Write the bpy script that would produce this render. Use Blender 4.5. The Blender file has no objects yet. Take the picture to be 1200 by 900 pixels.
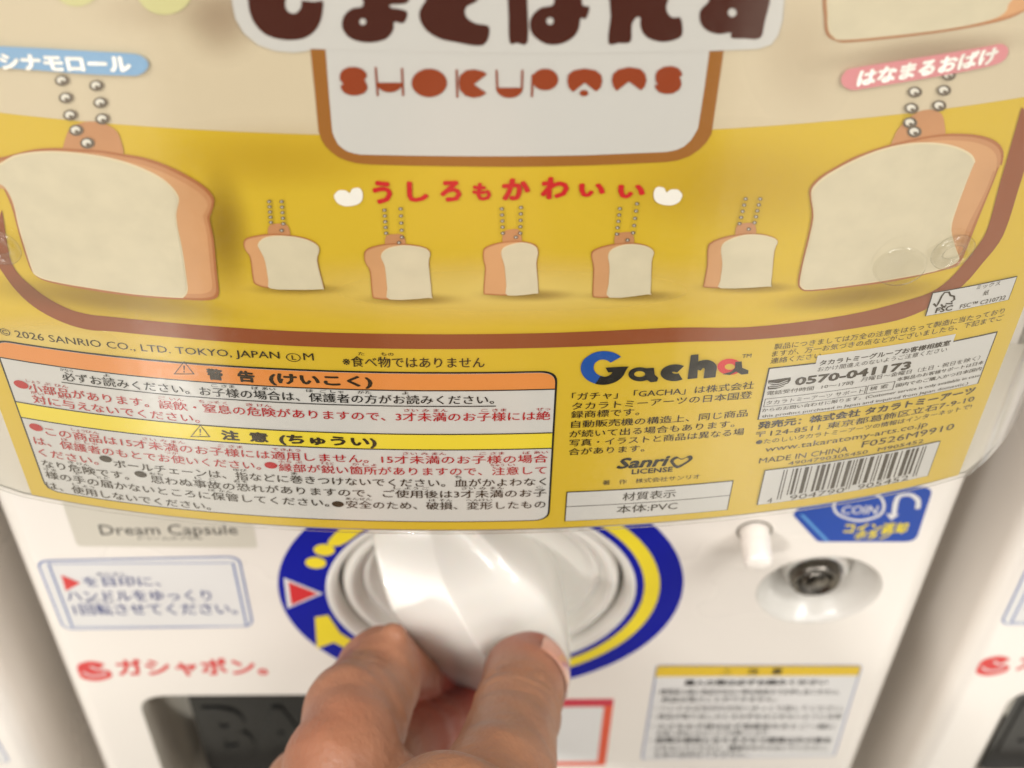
import bpy, bmesh, math, random
import numpy as np
from mathutils import Vector, Matrix
from math import sin, cos, pi, radians, hypot, atan2
random.seed(4)
CM = 0.01
SC = bpy.context.scene
COL = SC.collection

# ------------------------------------------------------------------ camera
CF, CPIT, CYAW, CROLL = 1902.2, 0.8886, 0.0327, 0.0233
CPOS = Vector((-0.056, -21.343, 34.477))                       # centimetres
_F = Vector((sin(CYAW)*cos(CPIT), cos(CYAW)*cos(CPIT), -sin(CPIT)))
_R0 = _F.cross(Vector((0, 0, 1))).normalized(); _U0 = _R0.cross(_F)
_R = cos(CROLL)*_R0 + sin(CROLL)*_U0
_U = -sin(CROLL)*_R0 + cos(CROLL)*_U0
cd = bpy.data.cameras.new('camera'); cam = bpy.data.objects.new('camera', cd); COL.objects.link(cam)
SC.camera = cam
mw = Matrix((( _R.x, _U.x, -_F.x, CPOS.x*CM), (_R.y, _U.y, -_F.y, CPOS.y*CM), (_R.z, _U.z, -_F.z, CPOS.z*CM), (0, 0, 0, 1)))
cam.matrix_world = mw
cd.sensor_width = 36; cd.lens = 36*CF/1200
cd.clip_start = 0.01; cd.clip_end = 50
cd.dof.use_dof = True; cd.dof.focus_distance = 0.268; cd.dof.aperture_fstop = 21
# ------------------------------------------------------------------ light
W = bpy.data.worlds.new('World'); SC.world = W; W.use_nodes = True
W.node_tree.nodes['Background'].inputs[0].default_value = (1.0, 0.99, 0.97, 1)
W.node_tree.nodes['Background'].inputs[1].default_value = 0.27
SC.view_settings.view_transform = 'Standard'; SC.view_settings.look = 'None'
SC.view_settings.exposure = 0.15; SC.view_settings.gamma = 1
def lamp(name, kind, loc, energy, size=0.1, color=(1, .98, .94), target=(0, 0, 0)):
    l = bpy.data.lights.new(name, kind); l.energy = energy; l.color = color
    if kind == 'AREA': l.size = size
    else: l.shadow_soft_size = size
    o = bpy.data.objects.new(name, l); COL.objects.link(o); o.location = [c*CM for c in loc]
    d = Vector(target)*CM - o.location
    o.rotation_euler = d.to_track_quat('-Z', 'Y').to_euler()
    return o
lamp('ceiling_panel', 'AREA', (-95, -90, 190), 27, 0.7)
lamp('ceiling_panel', 'AREA', (110, -80, 190), 27, 0.7)
lamp('ceiling_panel', 'AREA', (0, -160, 200), 12, 1.1)
for x, y in ((-2, -158), (18, -180), (38, -172), (50, -205), (66, -188), (30, -215)):
    lamp('downlight', 'POINT', (x, y, 190), 3.6, 0.02)
lamp('ceiling_panel', 'AREA', (-172, -262, 190), 95, 0.4, target=(-170, -262, 0))  # unseen lamp placed so its floor reflection glares on the clear cover
lamp('ceiling_panel', 'AREA', (170, -240, 190), 40, 0.9, target=(170, -240, 0))
SC.cycles.max_bounces = 8; SC.cycles.transparent_max_bounces = 24
SC.cycles.caustics_reflective = False; SC.cycles.caustics_refractive = False
SC.cycles.use_denoising = True

# ------------------------------------------------------------------ picking places on the real surfaces
def ray(x, y):
    return _F + ((x-600)/CF)*_R - ((y-450)/CF)*_U
def cardY(x):
    u = (x+0.1304)/10
    return -4.5 + 1.0692*u*u + 0.3181*u**4 + 0.0716*u
def PC(x, y):                       # photo point -> (x, z) in cm on the curved card
    d = ray(x, y); t = (-4.5-CPOS.y)/d.y
    for _ in range(14): t = (cardY(CPOS.x+t*d.x)-CPOS.y)/d.y
    return (CPOS.x+t*d.x, CPOS.z+t*d.z)
def PP(x, y, Y=0.0):                # photo point -> (x, z) in cm on the plane at depth Y
    d = ray(x, y); t = (Y-CPOS.y)/d.y
    return (CPOS.x+t*d.x, CPOS.z+t*d.z)
def P3(x, y, Y):
    a, b = PP(x, y, Y); return Vector((a, Y, b))
def surf_card(x, z, lift): return Vector((x, cardY(x)-lift, z))*CM
def surf_flat(x, z, lift): return Vector((x, -lift, z))*CM

# ------------------------------------------------------------------ materials
def sr(c):
    c = c/255; return c/12.92 if c <= .04045 else ((c+.055)/1.055)**2.4
def rgb(r, g, b): return (sr(r), sr(g), sr(b), 1)
MATS = {}
def mat(name, col, rough=.5, spec=.5, var=.04, scale=60, bump=0, bscale=300, coat=0, metal=0, trans=0, sss=0, coatr=.05):
    if name in MATS: return MATS[name]
    m = bpy.data.materials.new(name); m.use_nodes = True; nt = m.node_tree; b = nt.nodes['Principled BSDF']
    b.inputs['Roughness'].default_value = rough; b.inputs['Specular IOR Level'].default_value = spec
    b.inputs['Metallic'].default_value = metal; b.inputs['Coat Weight'].default_value = coat; b.inputs['Coat Roughness'].default_value = coatr
    b.inputs['Subsurface Weight'].default_value = sss; b.inputs['Subsurface Scale'].default_value = .004
    tc = nt.nodes.new('ShaderNodeTexCoord')
    n = nt.nodes.new('ShaderNodeTexNoise'); n.inputs['Scale'].default_value = scale; n.inputs['Detail'].default_value = 4
    nt.links.new(tc.outputs['Object'], n.inputs['Vector'])
    mx = nt.nodes.new('ShaderNodeMix'); mx.data_type = 'RGBA'
    mx.inputs[6].default_value = tuple(c*(1-var*2) for c in col[:3])+(1,); mx.inputs[7].default_value = tuple(min(1, c*(1+var*1.6)) for c in col[:3])+(1,)
    nt.links.new(n.outputs['Fac'], mx.inputs[0]); nt.links.new(mx.outputs[2], b.inputs['Base Color'])
    rr = nt.nodes.new('ShaderNodeMapRange'); rr.inputs[3].default_value = max(0, rough-.06); rr.inputs[4].default_value = min(1, rough+.06)
    nt.links.new(n.outputs['Fac'], rr.inputs[0]); nt.links.new(rr.outputs[0], b.inputs['Roughness'])
    if bump:
        n2 = nt.nodes.new('ShaderNodeTexNoise'); n2.inputs['Scale'].default_value = bscale; n2.inputs['Detail'].default_value = 6
        nt.links.new(tc.outputs['Object'], n2.inputs['Vector'])
        bp = nt.nodes.new('ShaderNodeBump'); bp.inputs['Strength'].default_value = bump; bp.inputs['Distance'].default_value = .0005
        nt.links.new(n2.outputs['Fac'], bp.inputs['Height']); nt.links.new(bp.outputs[0], b.inputs['Normal'])
    MATS[name] = m; return m
def ink(name, r, g, b, var=.03, scale=90): return mat(name, rgb(r, g, b), .62, .25, var, scale)

INK_DARK = ink('ink dark brown', 52, 40, 22)
INK_BLACK = ink('ink black', 30, 28, 24)
INK_RED = ink('ink red', 182, 20, 30)
INK_TITLE = ink('ink title brown', 74, 34, 24, .06, 25)
INK_TERRA = ink('ink terracotta', 150, 66, 34, .05, 25)
INK_FRAME = ink('ink caramel', 160, 104, 46, .05, 12)
INK_BAND = ink('ink band brown', 146, 78, 42, .05, 10)
INK_YEL = ink('ink mustard yellow', 216, 182, 50, .05, 9)
INK_YEL2 = ink('ink floor yellow', 228, 194, 70, .05, 9)
INK_CREAM = ink('ink cream', 214, 198, 168, .04, 9)
INK_WHITE = ink('ink white', 208, 205, 199, .02, 20)
INK_ORANGE = ink('ink orange', 226, 142, 70, .03, 20)
INK_LEMON = ink('ink lemon', 236, 212, 58, .03, 20)
INK_BLUETAG = ink('ink sky blue', 138, 178, 214)
INK_PINK = ink('ink pink', 222, 142, 146)
INK_TAGW = ink('ink tag white', 245, 240, 230)
INK_REDH = ink('ink headline red', 204, 40, 40)
INK_GBLUE = ink('ink logo blue', 28, 80, 160)
INK_GRED = ink('ink logo red', 214, 44, 46)
INK_CRUMB = ink('ink bread crumb', 216, 204, 174, .06, 220)
INK_CRUST = ink('ink bread crust', 214, 160, 112, .1, 60)
INK_CRUST2 = ink('ink bread crust edge', 200, 142, 96, .08, 60)
INK_CRUST3 = ink('ink crust outline', 178, 112, 66, .08, 60)
INK_RIM = ink('ink crumb rim', 228, 212, 176, .03, 60)
INK_BEAD = ink('ink bead grey', 112, 98, 82)
INK_BEADL = ink('ink bead light', 232, 226, 212)
INK_BLOB = ink('ink pale green', 214, 208, 150, .03, 30)
INK_SMOKE = ink('ink warm grey', 186, 168, 136, .05, 20)
PLASTIC = mat('white machine plastic', rgb(236, 229, 221), .28, .5, .015, 8, .04, 900, coat=.3)
KNOB = mat('white handle plastic', rgb(218, 214, 207), .34, .5, .01, 12, .02, 500, coat=.8, coatr=.01, sss=.08)
STK_BLUE = mat('sticker blue', rgb(0, 14, 150), .4, .15, .03, 40)
STK_YEL = mat('sticker yellow', rgb(236, 214, 40), .35, .4, .03, 40)
STK_RED = mat('sticker red', rgb(208, 38, 46), .35, .4, .03, 40)
STK_WHITE = mat('sticker white', rgb(224, 222, 220), .4, .4, .02, 40)
STK_GREY = mat('plate grey beige', rgb(206, 200, 186), .4, .4, .02, 40)
STK_LINE = mat('sticker line blue', rgb(104, 124, 176), .4, .4, .03, 40)
STK_TXT = mat('sticker text slate', rgb(78, 88, 140), .4, .4, .03, 40)
STK_COIN = mat('coin sticker blue', rgb(30, 72, 165), .35, .25, .05, 25)
STK_COINL = mat('coin sticker light blue', rgb(86, 150, 210), .3, .5, .03, 25)
STK_TXTD = mat('sticker text dark', rgb(50, 48, 48), .5, .3, .03, 40)
STK_MUST = mat('sticker header yellow', rgb(224, 188, 40), .4, .4, .03, 40)
STK_CRIM = mat('sticker crimson', rgb(200, 40, 70), .4, .4, .05, 20)
STK_VERM = mat('sticker vermilion', rgb(222, 84, 50), .4, .4, .05, 20)
STK_TRED = mat('print red', rgb(214, 60, 60), .4, .4, .03, 40)
METAL = mat('lock steel', rgb(118, 113, 106), .28, .5, .1, 200, .1, 700, metal=1)
DARKM = mat('lock dark steel', rgb(60, 56, 52), .4, .5, .1, 200, metal=.8)
SMOKE = mat('smoked black plastic', rgb(12, 13, 14), .25, .35, .1, 15, .05, 200)
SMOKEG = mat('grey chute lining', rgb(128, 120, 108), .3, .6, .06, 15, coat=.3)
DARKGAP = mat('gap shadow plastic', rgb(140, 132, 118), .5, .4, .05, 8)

def clear_mat(name, tint, rough, strength=1.0):
    m = bpy.data.materials.new(name); m.use_nodes = True; nt = m.node_tree
    for n in list(nt.nodes): nt.nodes.remove(n)
    out = nt.nodes.new('ShaderNodeOutputMaterial'); mix = nt.nodes.new('ShaderNodeMixShader')
    tr = nt.nodes.new('ShaderNodeBsdfTransparent'); tr.inputs[0].default_value = tint
    gl = nt.nodes.new('ShaderNodeBsdfGlossy'); gl.inputs['Roughness'].default_value = rough
    fr = nt.nodes.new('ShaderNodeFresnel'); fr.inputs[0].default_value = 1.45
    ge = nt.nodes.new('ShaderNodeNewGeometry'); io = nt.nodes.new('ShaderNodeMapRange'); io.inputs[3].default_value = 1.45; io.inputs[4].default_value = 1/1.45
    nt.links.new(ge.outputs['Backfacing'], io.inputs[0]); nt.links.new(io.outputs[0], fr.inputs[0])
    mu = nt.nodes.new('ShaderNodeMath'); mu.operation = 'MULTIPLY'; mu.inputs[1].default_value = strength
    tc = nt.nodes.new('ShaderNodeTexCoord'); mp = nt.nodes.new('ShaderNodeMapping'); mp.inputs['Scale'].default_value = (1, 1, .08)
    n = nt.nodes.new('ShaderNodeTexNoise'); n.inputs['Scale'].default_value = 42; n.inputs['Detail'].default_value = 3
    bp = nt.nodes.new('ShaderNodeBump'); bp.inputs['Strength'].default_value = .22; bp.inputs['Distance'].default_value = .001
    L = nt.links.new
    L(tc.outputs['Object'], mp.inputs[0]); L(mp.outputs[0], n.inputs['Vector']); L(n.outputs['Fac'], bp.inputs['Height'])
    L(bp.outputs[0], gl.inputs['Normal'])
    n2 = nt.nodes.new('ShaderNodeTexNoise'); n2.inputs['Scale'].default_value = 900
    rr = nt.nodes.new('ShaderNodeMapRange'); rr.inputs[1].default_value = .3; rr.inputs[2].default_value = .7; rr.inputs[3].default_value = rough; rr.inputs[4].default_value = rough+.1
    L(tc.outputs['Object'], n2.inputs['Vector']); L(n2.outputs['Fac'], rr.inputs[0]); L(rr.outputs[0], gl.inputs['Roughness'])
    L(fr.outputs[0], mu.inputs[0]); L(mu.outputs[0], mix.inputs[0]); L(tr.outputs[0], mix.inputs[1]); L(gl.outputs[0], mix.inputs[2]); L(mix.outputs[0], out.inputs[0])
    MATS[name] = m; return m
CLEAR = clear_mat('clear cover plastic', (.97, .965, .95, 1), 0.1, 1.9)
BOSS = mat('moulded boss', rgb(205, 200, 190), .12, .8, .05, 30, metal=.6)
CLEAR2 = clear_mat('clear moulded plastic', (.965, .96, .94, 1), .1, 1.0)

# ------------------------------------------------------------------ object helpers
def thing(name, label, cat, loc=(0, 0, 0), group=None):
    o = bpy.data.objects.new(name, None); COL.objects.link(o); o.empty_display_size = .02
    o.location = loc; o['label'] = label; o['category'] = cat
    if group: o['group'] = group
    return o
def link(name, me, m, parent, smooth=False, label=None):
    o = bpy.data.objects.new(name, me); COL.objects.link(o)
    if m is not None: me.materials.append(m)
    if parent is not None: o.parent = parent
    if smooth:
        for p in me.polygons: p.use_smooth = True
    if label: o['label'] = label
    return o
def from_bm(name, bm, m, parent, smooth=False, label=None):
    me = bpy.data.meshes.new(name); bm.to_mesh(me); bm.free()
    return link(name, me, m, parent, smooth, label)
LIFT = .007
def flat(name, loops, m, parent, surf, layer, label=None, step=.5):
    """print shape: loops of (x, z) cm; the first is the outline, others cut holes; laid on a surface"""
    bm = bmesh.new(); es = []
    for lp in loops:
        vs = [bm.verts.new((x, 0, z)) for x, z in lp]
        es += [bm.edges.new((vs[i], vs[(i+1) % len(vs)])) for i in range(len(vs))]
    bmesh.ops.triangle_fill(bm, use_beauty=True, edges=es, normal=(0, -1, 0))
    return _lay(name, bm, m, parent, surf, layer, label, step)
def _lay(name, bm, m, parent, surf, layer, label, step):
    if surf is surf_card and bm.verts:
        x0 = min(v.co.x for v in bm.verts); x1 = max(v.co.x for v in bm.verts)
        k = math.floor(x0/step)+1
        while k*step < x1:
            bmesh.ops.bisect_plane(bm, geom=bm.verts[:]+bm.edges[:]+bm.faces[:], plane_co=(k*step, 0, 0), plane_no=(1, 0, 0), dist=1e-5); k += 1
    for v in bm.verts: v.co = surf(v.co.x, v.co.z, layer*LIFT)
    for f in bm.faces:
        f.normal_update()
        if f.normal.y > 0: f.normal_flip()
    return from_bm(name, bm, m, parent, False, label)
def rectXZ(x0, z0, x1, z1): return [(x0, z0), (x1, z0), (x1, z1), (x0, z1)]
def ell(cx, cz, rx, rz, n=28, a0=0, a1=2*pi): return [(cx+rx*cos(a0+(a1-a0)*i/n), cz+rz*sin(a0+(a1-a0)*i/n)) for i in range(n)]
def rrect(c, r, n=6):
    """rounded quad from four corners (x,z), radius r"""
    out = []
    N = len(c)
    for i in range(N):
        p0, p, p1 = Vector(c[i-1]), Vector(c[i]), Vector(c[(i+1) % N])
        a = (p0-p).normalized(); b = (p1-p).normalized(); ri = r[i] if isinstance(r, (list, tuple)) else r
        for k in range(n+1):
            t = k/n; q = p+a*ri*(1-t)**2+b*ri*t**2; out.append((q.x, q.y))
    return out
def smoothp(pts, n=4, closed=True):
    """Catmull-Rom through points"""
    out = []; N = len(pts); P = [Vector(p) for p in pts]
    rng = range(N) if closed else range(N-1)
    for i in rng:
        a = P[(i-1) % N] if closed or i > 0 else P[i]; b = P[i]; c = P[(i+1) % N]; d = P[(i+2) % N] if closed or i+2 < N else P[i+1]
        for k in range(n):
            t = k/n
            q = .5*((2*b)+(c-a)*t+(2*a-5*b+4*c-d)*t*t+(3*b-a-3*c+d)*t**3); out.append(tuple(q))
    if not closed: out.append(tuple(P[-1]))
    return out
def pts(zs, ox, oy, s): return [(ox+x/s, oy+y/s) for x, y in zs]
def C_(px): return [PC(*p) for p in px]
def stroke(path, w):
    """polyline path (x,z), width w (or list) -> closed outline"""
    P = [Vector(p) for p in path]; L = []; R = []
    for i, p in enumerate(P):
        d = (P[min(i+1, len(P)-1)]-P[max(i-1, 0)]).normalized(); n = Vector((-d.y, d.x)); ww = w[i] if isinstance(w, list) else w
        L.append(tuple(p+n*ww/2)); R.append(tuple(p-n*ww/2))
    return L+R[::-1]
# measured rows of the card's small print: first words -> (height on the card in cm, letter height in cm)
ROWS = {'警': (13.69, .27), '告': (13.69, .27), '(けい': (13.69, .27), '注': (12.05, .26), '意': (12.05, .26), '(ちゅ': (12.05, .26), '必ず': (13.24, .235), '小部品': (12.775, .24), '対に': (12.465, .235), 'この商': (11.56, .24), 'は、保': (11.215, .24), '縁部': (11.215, .24), 'ください。': (10.87, .24), 'ボール': (10.87, .24),
        'なり危': (10.525, .24), '思わぬ': (10.525, .24), '様の手': (10.18, .24), '安全の': (10.16, .24), 'は、使': (9.83, .235), '「ガチャ': (13.26, .2), 'タカラトミーアーツの': (13.0, .2), '録商': (12.77, .2),
        '自動': (12.5, .2), 'が続': (12.23, .2), '写真': (11.975, .2), '合が': (11.72, .2), '製品': (14.24, .15), 'ますが': (14.06, .15), '連絡': (13.88, .15), 'タカラトミーグ': (13.7, .135), 'おかけ': (13.54, .125),
        '0570': (13.25, .2), '電話': (13.05, .115), '10〜': (13.05, .115), '月曜': (13.1, .12), 'タカラトミーアーツ サ': (12.78, .12), '検': (12.8, .12), '本製品': (12.945, .105), '国内': (12.775, .105),
        'からの': (12.59, .105), 'this': (12.43, .1), '発売元': (12.1, .2), '〒': (11.845, .19), '●た': (11.64, .145), 'www': (11.395, .16), 'MADE': (11.06, .16), 'F052': (11.11, .185), '4904': (10.895, .11), 'M905': (10.895, .11),
        '904790': (9.79, .16), '905452': (9.79, .16), '4': (9.79, .16)}
def text_mesh(s, bold):
    c = bpy.data.curves.new('t', 'FONT'); c.body = s; c.resolution_u = 2
    o = bpy.data.objects.new('t', c); COL.objects.link(o); bpy.context.view_layer.update()
    me = bpy.data.meshes.new_from_object(o.evaluated_get(bpy.context.evaluated_depsgraph_get()))
    bpy.data.objects.remove(o); bpy.data.curves.remove(c)
    if bold > 0 and me.vertices:                                    # heavier weight: the same glyphs a hair to each side
        offs = [(-bold, 0), (bold, 0)] if bold < .02 else [(-bold, 0), (bold, 0), (0, bold), (0, -bold), (-bold*.7, bold*.7), (bold*.7, bold*.7), (bold*.7, -bold*.7), (-bold*.7, -bold*.7)]
        vs = [v.co.copy() for v in me.vertices]; fs = [tuple(p.vertices) for p in me.polygons]; nv = len(vs); V = []; F = []
        for q, (dx, dy) in enumerate(offs):
            V += [(v.x+dx, v.y+dy, q) for v in vs]; F += [tuple(i+q*nv for i in f) for f in fs]
        me = bpy.data.meshes.new('t'); me.from_pydata(V, [], F)
    return me
def T(s, p0, p1, hpx, m, parent, surf=surf_card, bold=0.0, layer=5, latin=False, ruby=None, name='printed_text', shear=0.0, useslope=False):
    """a line of print: p0, p1 photo points of its lower corners, hpx its height in photo pixels"""
    pick = PC if surf is surf_card else PP
    a, b = pick(*p0), pick(*p1); mx, my = (p0[0]+p1[0])/2, (p0[1]+p1[1])/2
    H = pick(mx, my-hpx)[1]-pick(mx, my)[1]
    if p1[0]-p0[0] > 200: useslope = True
    z0 = (a[1]+b[1])/2; sl = (b[1]-a[1])/(b[0]-a[0]) if useslope else 0
    me = text_mesh(s, bold)
    if not me.vertices: return None
    xs = [v.co.x for v in me.vertices]; x0, x1 = min(xs), max(xs)
    bx, ys = (0.0, .70) if latin else (-.08, .92)
    if surf is surf_card:
        for key in sorted(ROWS, key=len, reverse=True):
            if s.startswith(key) and (len(key) > 1 or key == '〒' or s == '検 索' or s == key):
                z0, H = ROWS[key]; useslope = False; sl = 0; break
    k = (b[0]-a[0])/(x1-x0); kz = H/ys
    zb = a[1] if useslope else z0
    for v in me.vertices:
        X = a[0]+(v.co.x-x0)*k; Z = zb+(v.co.y-bx)*kz+sl*(X-a[0])
        X += shear*(v.co.y-bx)*kz
        v.co = surf(X, Z, layer*LIFT+v.co.z*.0004)
    me.update()
    o = link(name, me, m, parent)
    fl = sum(1 for p in me.polygons if p.normal.y > 0)
    if fl > len(me.polygons)/2: me.flip_normals()
    if ruby:
        n = len(s); cw = (b[0]-a[0])/n
        for i, cnt, r in ruby:
            cx = a[0]+cw*(i+cnt/2); w = min(cw*cnt*.98, cw*.5*len(r)); rm = text_mesh(r, .01)
            q = [v.co.x for v in rm.vertices]; q0, q1 = min(q), max(q); kk = w/(q1-q0); hz = H*.34
            zr = (a[1]+sl*(cx-a[0]) if useslope else z0)+H*1.08
            for v in rm.vertices: v.co = surf(cx-w/2+(v.co.x-q0)*kk, zr+(v.co.y+.08)*hz/.92, layer*LIFT)
            ro = link('reading_aid', rm, m, parent)
    return o

def lathe(name, prof, cx, cz, m, parent, n=96, smooth=True, ax='Y'):
    """prof: list of (r, Y); revolve about the Y direction through (cx, cz)"""
    bm = bmesh.new(); rings = []
    for r, y in prof:
        if r < 1e-6: rings.append([bm.verts.new((cx*CM, y*CM, cz*CM))])
        else: rings.append([bm.verts.new(((cx+r*cos(2*pi*i/n))*CM, y*CM, (cz+r*sin(2*pi*i/n))*CM)) for i in range(n)])
    for a, b in zip(rings, rings[1:]):
        for i in range(n):
            j = (i+1) % n
            if len(a) == 1 and len(b) == 1: continue
            if len(b) == 1: bm.faces.new((a[i], a[j], b[0]))
            elif len(a) == 1: bm.faces.new((a[0], b[j], b[i]))
            else: bm.faces.new((a[i], a[j], b[j], b[i]))
    bmesh.ops.recalc_face_normals(bm, faces=bm.faces)
    return from_bm(name, bm, m, parent, smooth)

# ================================================================== structure
bm = bmesh.new(); bmesh.ops.create_grid(bm, x_segments=1, y_segments=1, size=4)
fl = from_bm('floor', bm, mat('pale shop floor', rgb(222, 214, 198), .1, .5, .03, 3), None); fl.location = (0, -1.5, -1.05); fl['kind'] = 'structure'

# ================================================================== the machine
PITCH = 23.97
HW = 11.15
mach = thing('capsule_machine', 'white capsule vending machine in the middle whose round turning handle a hand is pinching', 'vending machine', (0, 0, -.5), 'white capsule vending machines side by side')
DY = mach.location.copy()
def Mx(o): return o
# body: face with openings, rounded vertical edges, side walls
ZT, ZB = 30, -30
WX0, WX1, WZ1, WZ0 = -9.35, -1.9, -5.2, -13.0
CUPC = (8.40, 0.02); CUPR = 1.55
win = rrect([(WX0, WZ0), (WX1, WZ0), (WX1, WZ1), (WX0, WZ1)], .9, 8)
def body_mesh():
    bm = bmesh.new(); es = []
    xe = HW-.55
    loops = [rectXZ(-xe, ZB, xe, ZT), ell(0, 0, 3.8, 3.8, 96), ell(*CUPC, CUPR, CUPR, 64), win]
    for lp in loops:
        vs = [bm.verts.new((x, 0, z)) for x, z in lp]
        es += [bm.edges.new((vs[i], vs[(i+1) % len(vs)])) for i in range(len(vs))]
    bmesh.ops.triangle_fill(bm, use_beauty=True, edges=es, normal=(0, -1, 0))
    prof = [(xe, 0), (xe+.15, .015), (xe+.3, .09), (xe+.43, .2), (xe+.51, .36), (HW, .6), (HW, 3.2), (HW, 14)]
    for s in (1, -1):
        prev = None
        for x, y in prof:
            cur = [bm.verts.new((s*x, y, ZB)), bm.verts.new((s*x, y, ZT))]
            if prev: bm.faces.new((prev[0], cur[0], cur[1], prev[1]))
            prev = cur
    for v in bm.verts: v.co *= CM
    bmesh.ops.remove_doubles(bm, verts=bm.verts, dist=1e-6)
    bmesh.ops.recalc_face_normals(bm, faces=bm.faces)
    return bm
body = from_bm('front_panel', body_mesh(), PLASTIC, mach)
for p in body.data.polygons: p.use_smooth = abs(p.normal.y) < .999

# --- sticker ring round the dial
ringL = ell(0, 0, 5.0, 5.0, 96); ringI = ell(0, 0, 3.83, 3.83, 96)
ring = flat('dial_sticker', [ringL, ringI], STK_BLUE, mach, surf_flat, 1)
def arc(r, a0, a1, n=40): return [(r*cos(radians(a0+(a1-a0)*i/n)), r*sin(radians(a0+(a1-a0)*i/n))) for i in range(n+1)]
flat('arrow', [arc(4.04, -140, 75)+arc(4.42, -140, 75)[::-1]+[(-3.82, -2.38), (-4.27, -2.7), (-4.2, -1.12), (-3.86, -1.02), (-3.62, -1.9)]], STK_YEL, ring, surf_flat, 2)
flat('marker_dot', [ell(*PP(370, 659), .25, .25)], STK_YEL, ring, surf_flat, 2)
flat('marker_dot', [ell(*PP(380, 644), .25, .25)], STK_YEL, ring, surf_flat, 2)
flat('marker_bar', [smoothp(C2 := [(-3.62, 2.32), (-3.32, 2.16), (-2.6, 2.95), (-2.0, 3.4), (-2.2, 3.75), (-2.9, 3.35)], 4)], STK_YEL, ring, surf_flat, 2)
tri = [PP(*p) for p in pts([(50, 170), (152, 211), (60, 250)], 310, 600, 2.222)]
flat('start_marker', [tri], STK_WHITE, ring, surf_flat, 2)
tri2 = [PP(*p) for p in pts([(62, 180), (140, 211), (70, 241)], 310, 600, 2.222)]
flat('start_marker_face', [tri2], STK_RED, ring, surf_flat, 3)
# --- collar, knob dish
lathe('dial_collar', [(3.83, -.02), (3.74, -.05), (3.66, -.03), (3.58, .05), (3.53, .2), (3.5, .75)], 0, 0, KNOB, mach)
dial = lathe('dial', [(3.46, .9), (3.44, .35), (3.4, .16), (3.3, .06), (3.18, .06), (3.08, .16), (3.02, .36), (2.95, .42), (2.84, .36), (2.78, .36), (2.7, .44), (2.5, .54), (2.1, .62), (1.0, .68), (0, .7)], 0, .12, KNOB, mach)
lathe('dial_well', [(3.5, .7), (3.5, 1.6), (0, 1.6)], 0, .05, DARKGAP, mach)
# --- handle wing: rows top -> bottom; columns left base, left edge, ridge, right slope (2), right edge, right base
def handle():
    L = [(438, 622, .0), (437, 640, -.35), (445, 675, -.95), (454, 706, -1.4), (465, 731, -1.75), (480, 752, -1.75), (503, 782, -1.35), (530, 806, -.95), (556, 825, -.5), (585, 836, .1)]
    R = [(495, 612, .1), (506, 634, -.2), (513, 670, -.95), (530, 708, -1.6), (552, 745, -2.15), (574, 779, -2.5), (590, 806, -2.1), (600, 824, -1.5), (612, 838, -.9), (624, 846, -.2)]
    Ed = [(548, 606, .15), (560, 630, -.1), (592, 658, -.4), (620, 681, -.68), (641, 704, -.92), (656, 730, -1.08), (665, 760, -1.1), (668, 788, -.85), (664, 812, -.5), (655, 832, .1)]
    rows = []
    for i, (l, r, e) in enumerate(zip(L, R, Ed)):
        l, r, e = P3(*l), P3(*r), P3(*e)
        lb = l.copy(); lb.y = .66; lb.x += .1; eb = e.copy(); eb.y = .66; eb.x -= .02
        lm = l.lerp(lb, .5); em = e.lerp(eb, .4); em.x += .1
        m1 = l.lerp(r, .5); m1.y -= .05
        a = r.lerp(e, .33); b = r.lerp(e, .7); a.y += .3; b.y += .24
        r1 = r.lerp(e, .05)
        rows.append([lb, lm, l, m1, r, r1, a, b, e, em, eb])
    bm = bmesh.new(); V = [[bm.verts.new(p*CM) for p in r] for r in rows]
    for a, b in zip(V, V[1:]):
        for i in range(len(a)-1): bm.faces.new((a[i], b[i], b[i+1], a[i+1]))
    cl = bm.edges.layers.float.new('crease_edge')
    bm.edges.ensure_lookup_table()
    for a, b in zip(V, V[1:]):
        for col, c in ((2, .75), (4, .7), (8, .25)):
            e = bm.edges.get((a[col], b[col]))
            if e: e[cl] = c
    for i in range(2, 5):
        e = bm.edges.get((V[4][i-0], V[4][i])) if False else None
    bmesh.ops.recalc_face_normals(bm, faces=bm.faces)
    o = from_bm('turning_handle', bm, KNOB, mach, True)
    s = o.modifiers.new('s', 'SUBSURF'); s.levels = 3; s.render_levels = 3
    return o
handle()
# --- key lock in its cup
lathe('key_cup', [(1.56, -.01), (1.5, .03), (1.42, .16), (1.26, .6), (1.08, 1.0), (.88, 1.15), (.8, 1.15)], *CUPC, mat('lock cup plastic', rgb(206, 202, 195), .3, .5, .02, 12, coat=.3), mach)
lk = lathe('key_lock', [(.82, 1.15), (.82, .62), (.78, .5), (.72, .48), (.64, .54)], CUPC[0], CUPC[1], KNOB, mach)
lathe('lock_barrel', [(.64, 1.0), (.64, .3), (.58, .2), (.5, .2), (.47, .45), (.38, .45), (.36, .26), (.3, .2), (0, .2)], CUPC[0]-.05, CUPC[1], METAL, lk)
lathe('keyway', [(.48, .4), (.37, .4)], CUPC[0]-.05, CUPC[1], DARKM, lk)
flat('key_notch', [rectXZ(CUPC[0]-.0, CUPC[1]+.12, CUPC[0]+.13, CUPC[1]+.45)], DARKM, lk, lambda x, z, l: Vector((x, .19, z))*CM, 0)
# --- coin return button: peg sticking out
pgx, pgz = PP(884, 622)
pg = lathe('coin_return_button', [(.36, .2), (.33, -.85), (.31, -.92), (.25, -.96), (0, -.97)], pgx, pgz, PLASTIC, mach, 48)
lathe('button_collar', [(.43, -.0), (.42, -.03), (.39, -.03), (.38, .0)], pgx, pgz, mat('grey collar', rgb(120, 112, 100), .5), pg, 48)
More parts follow.
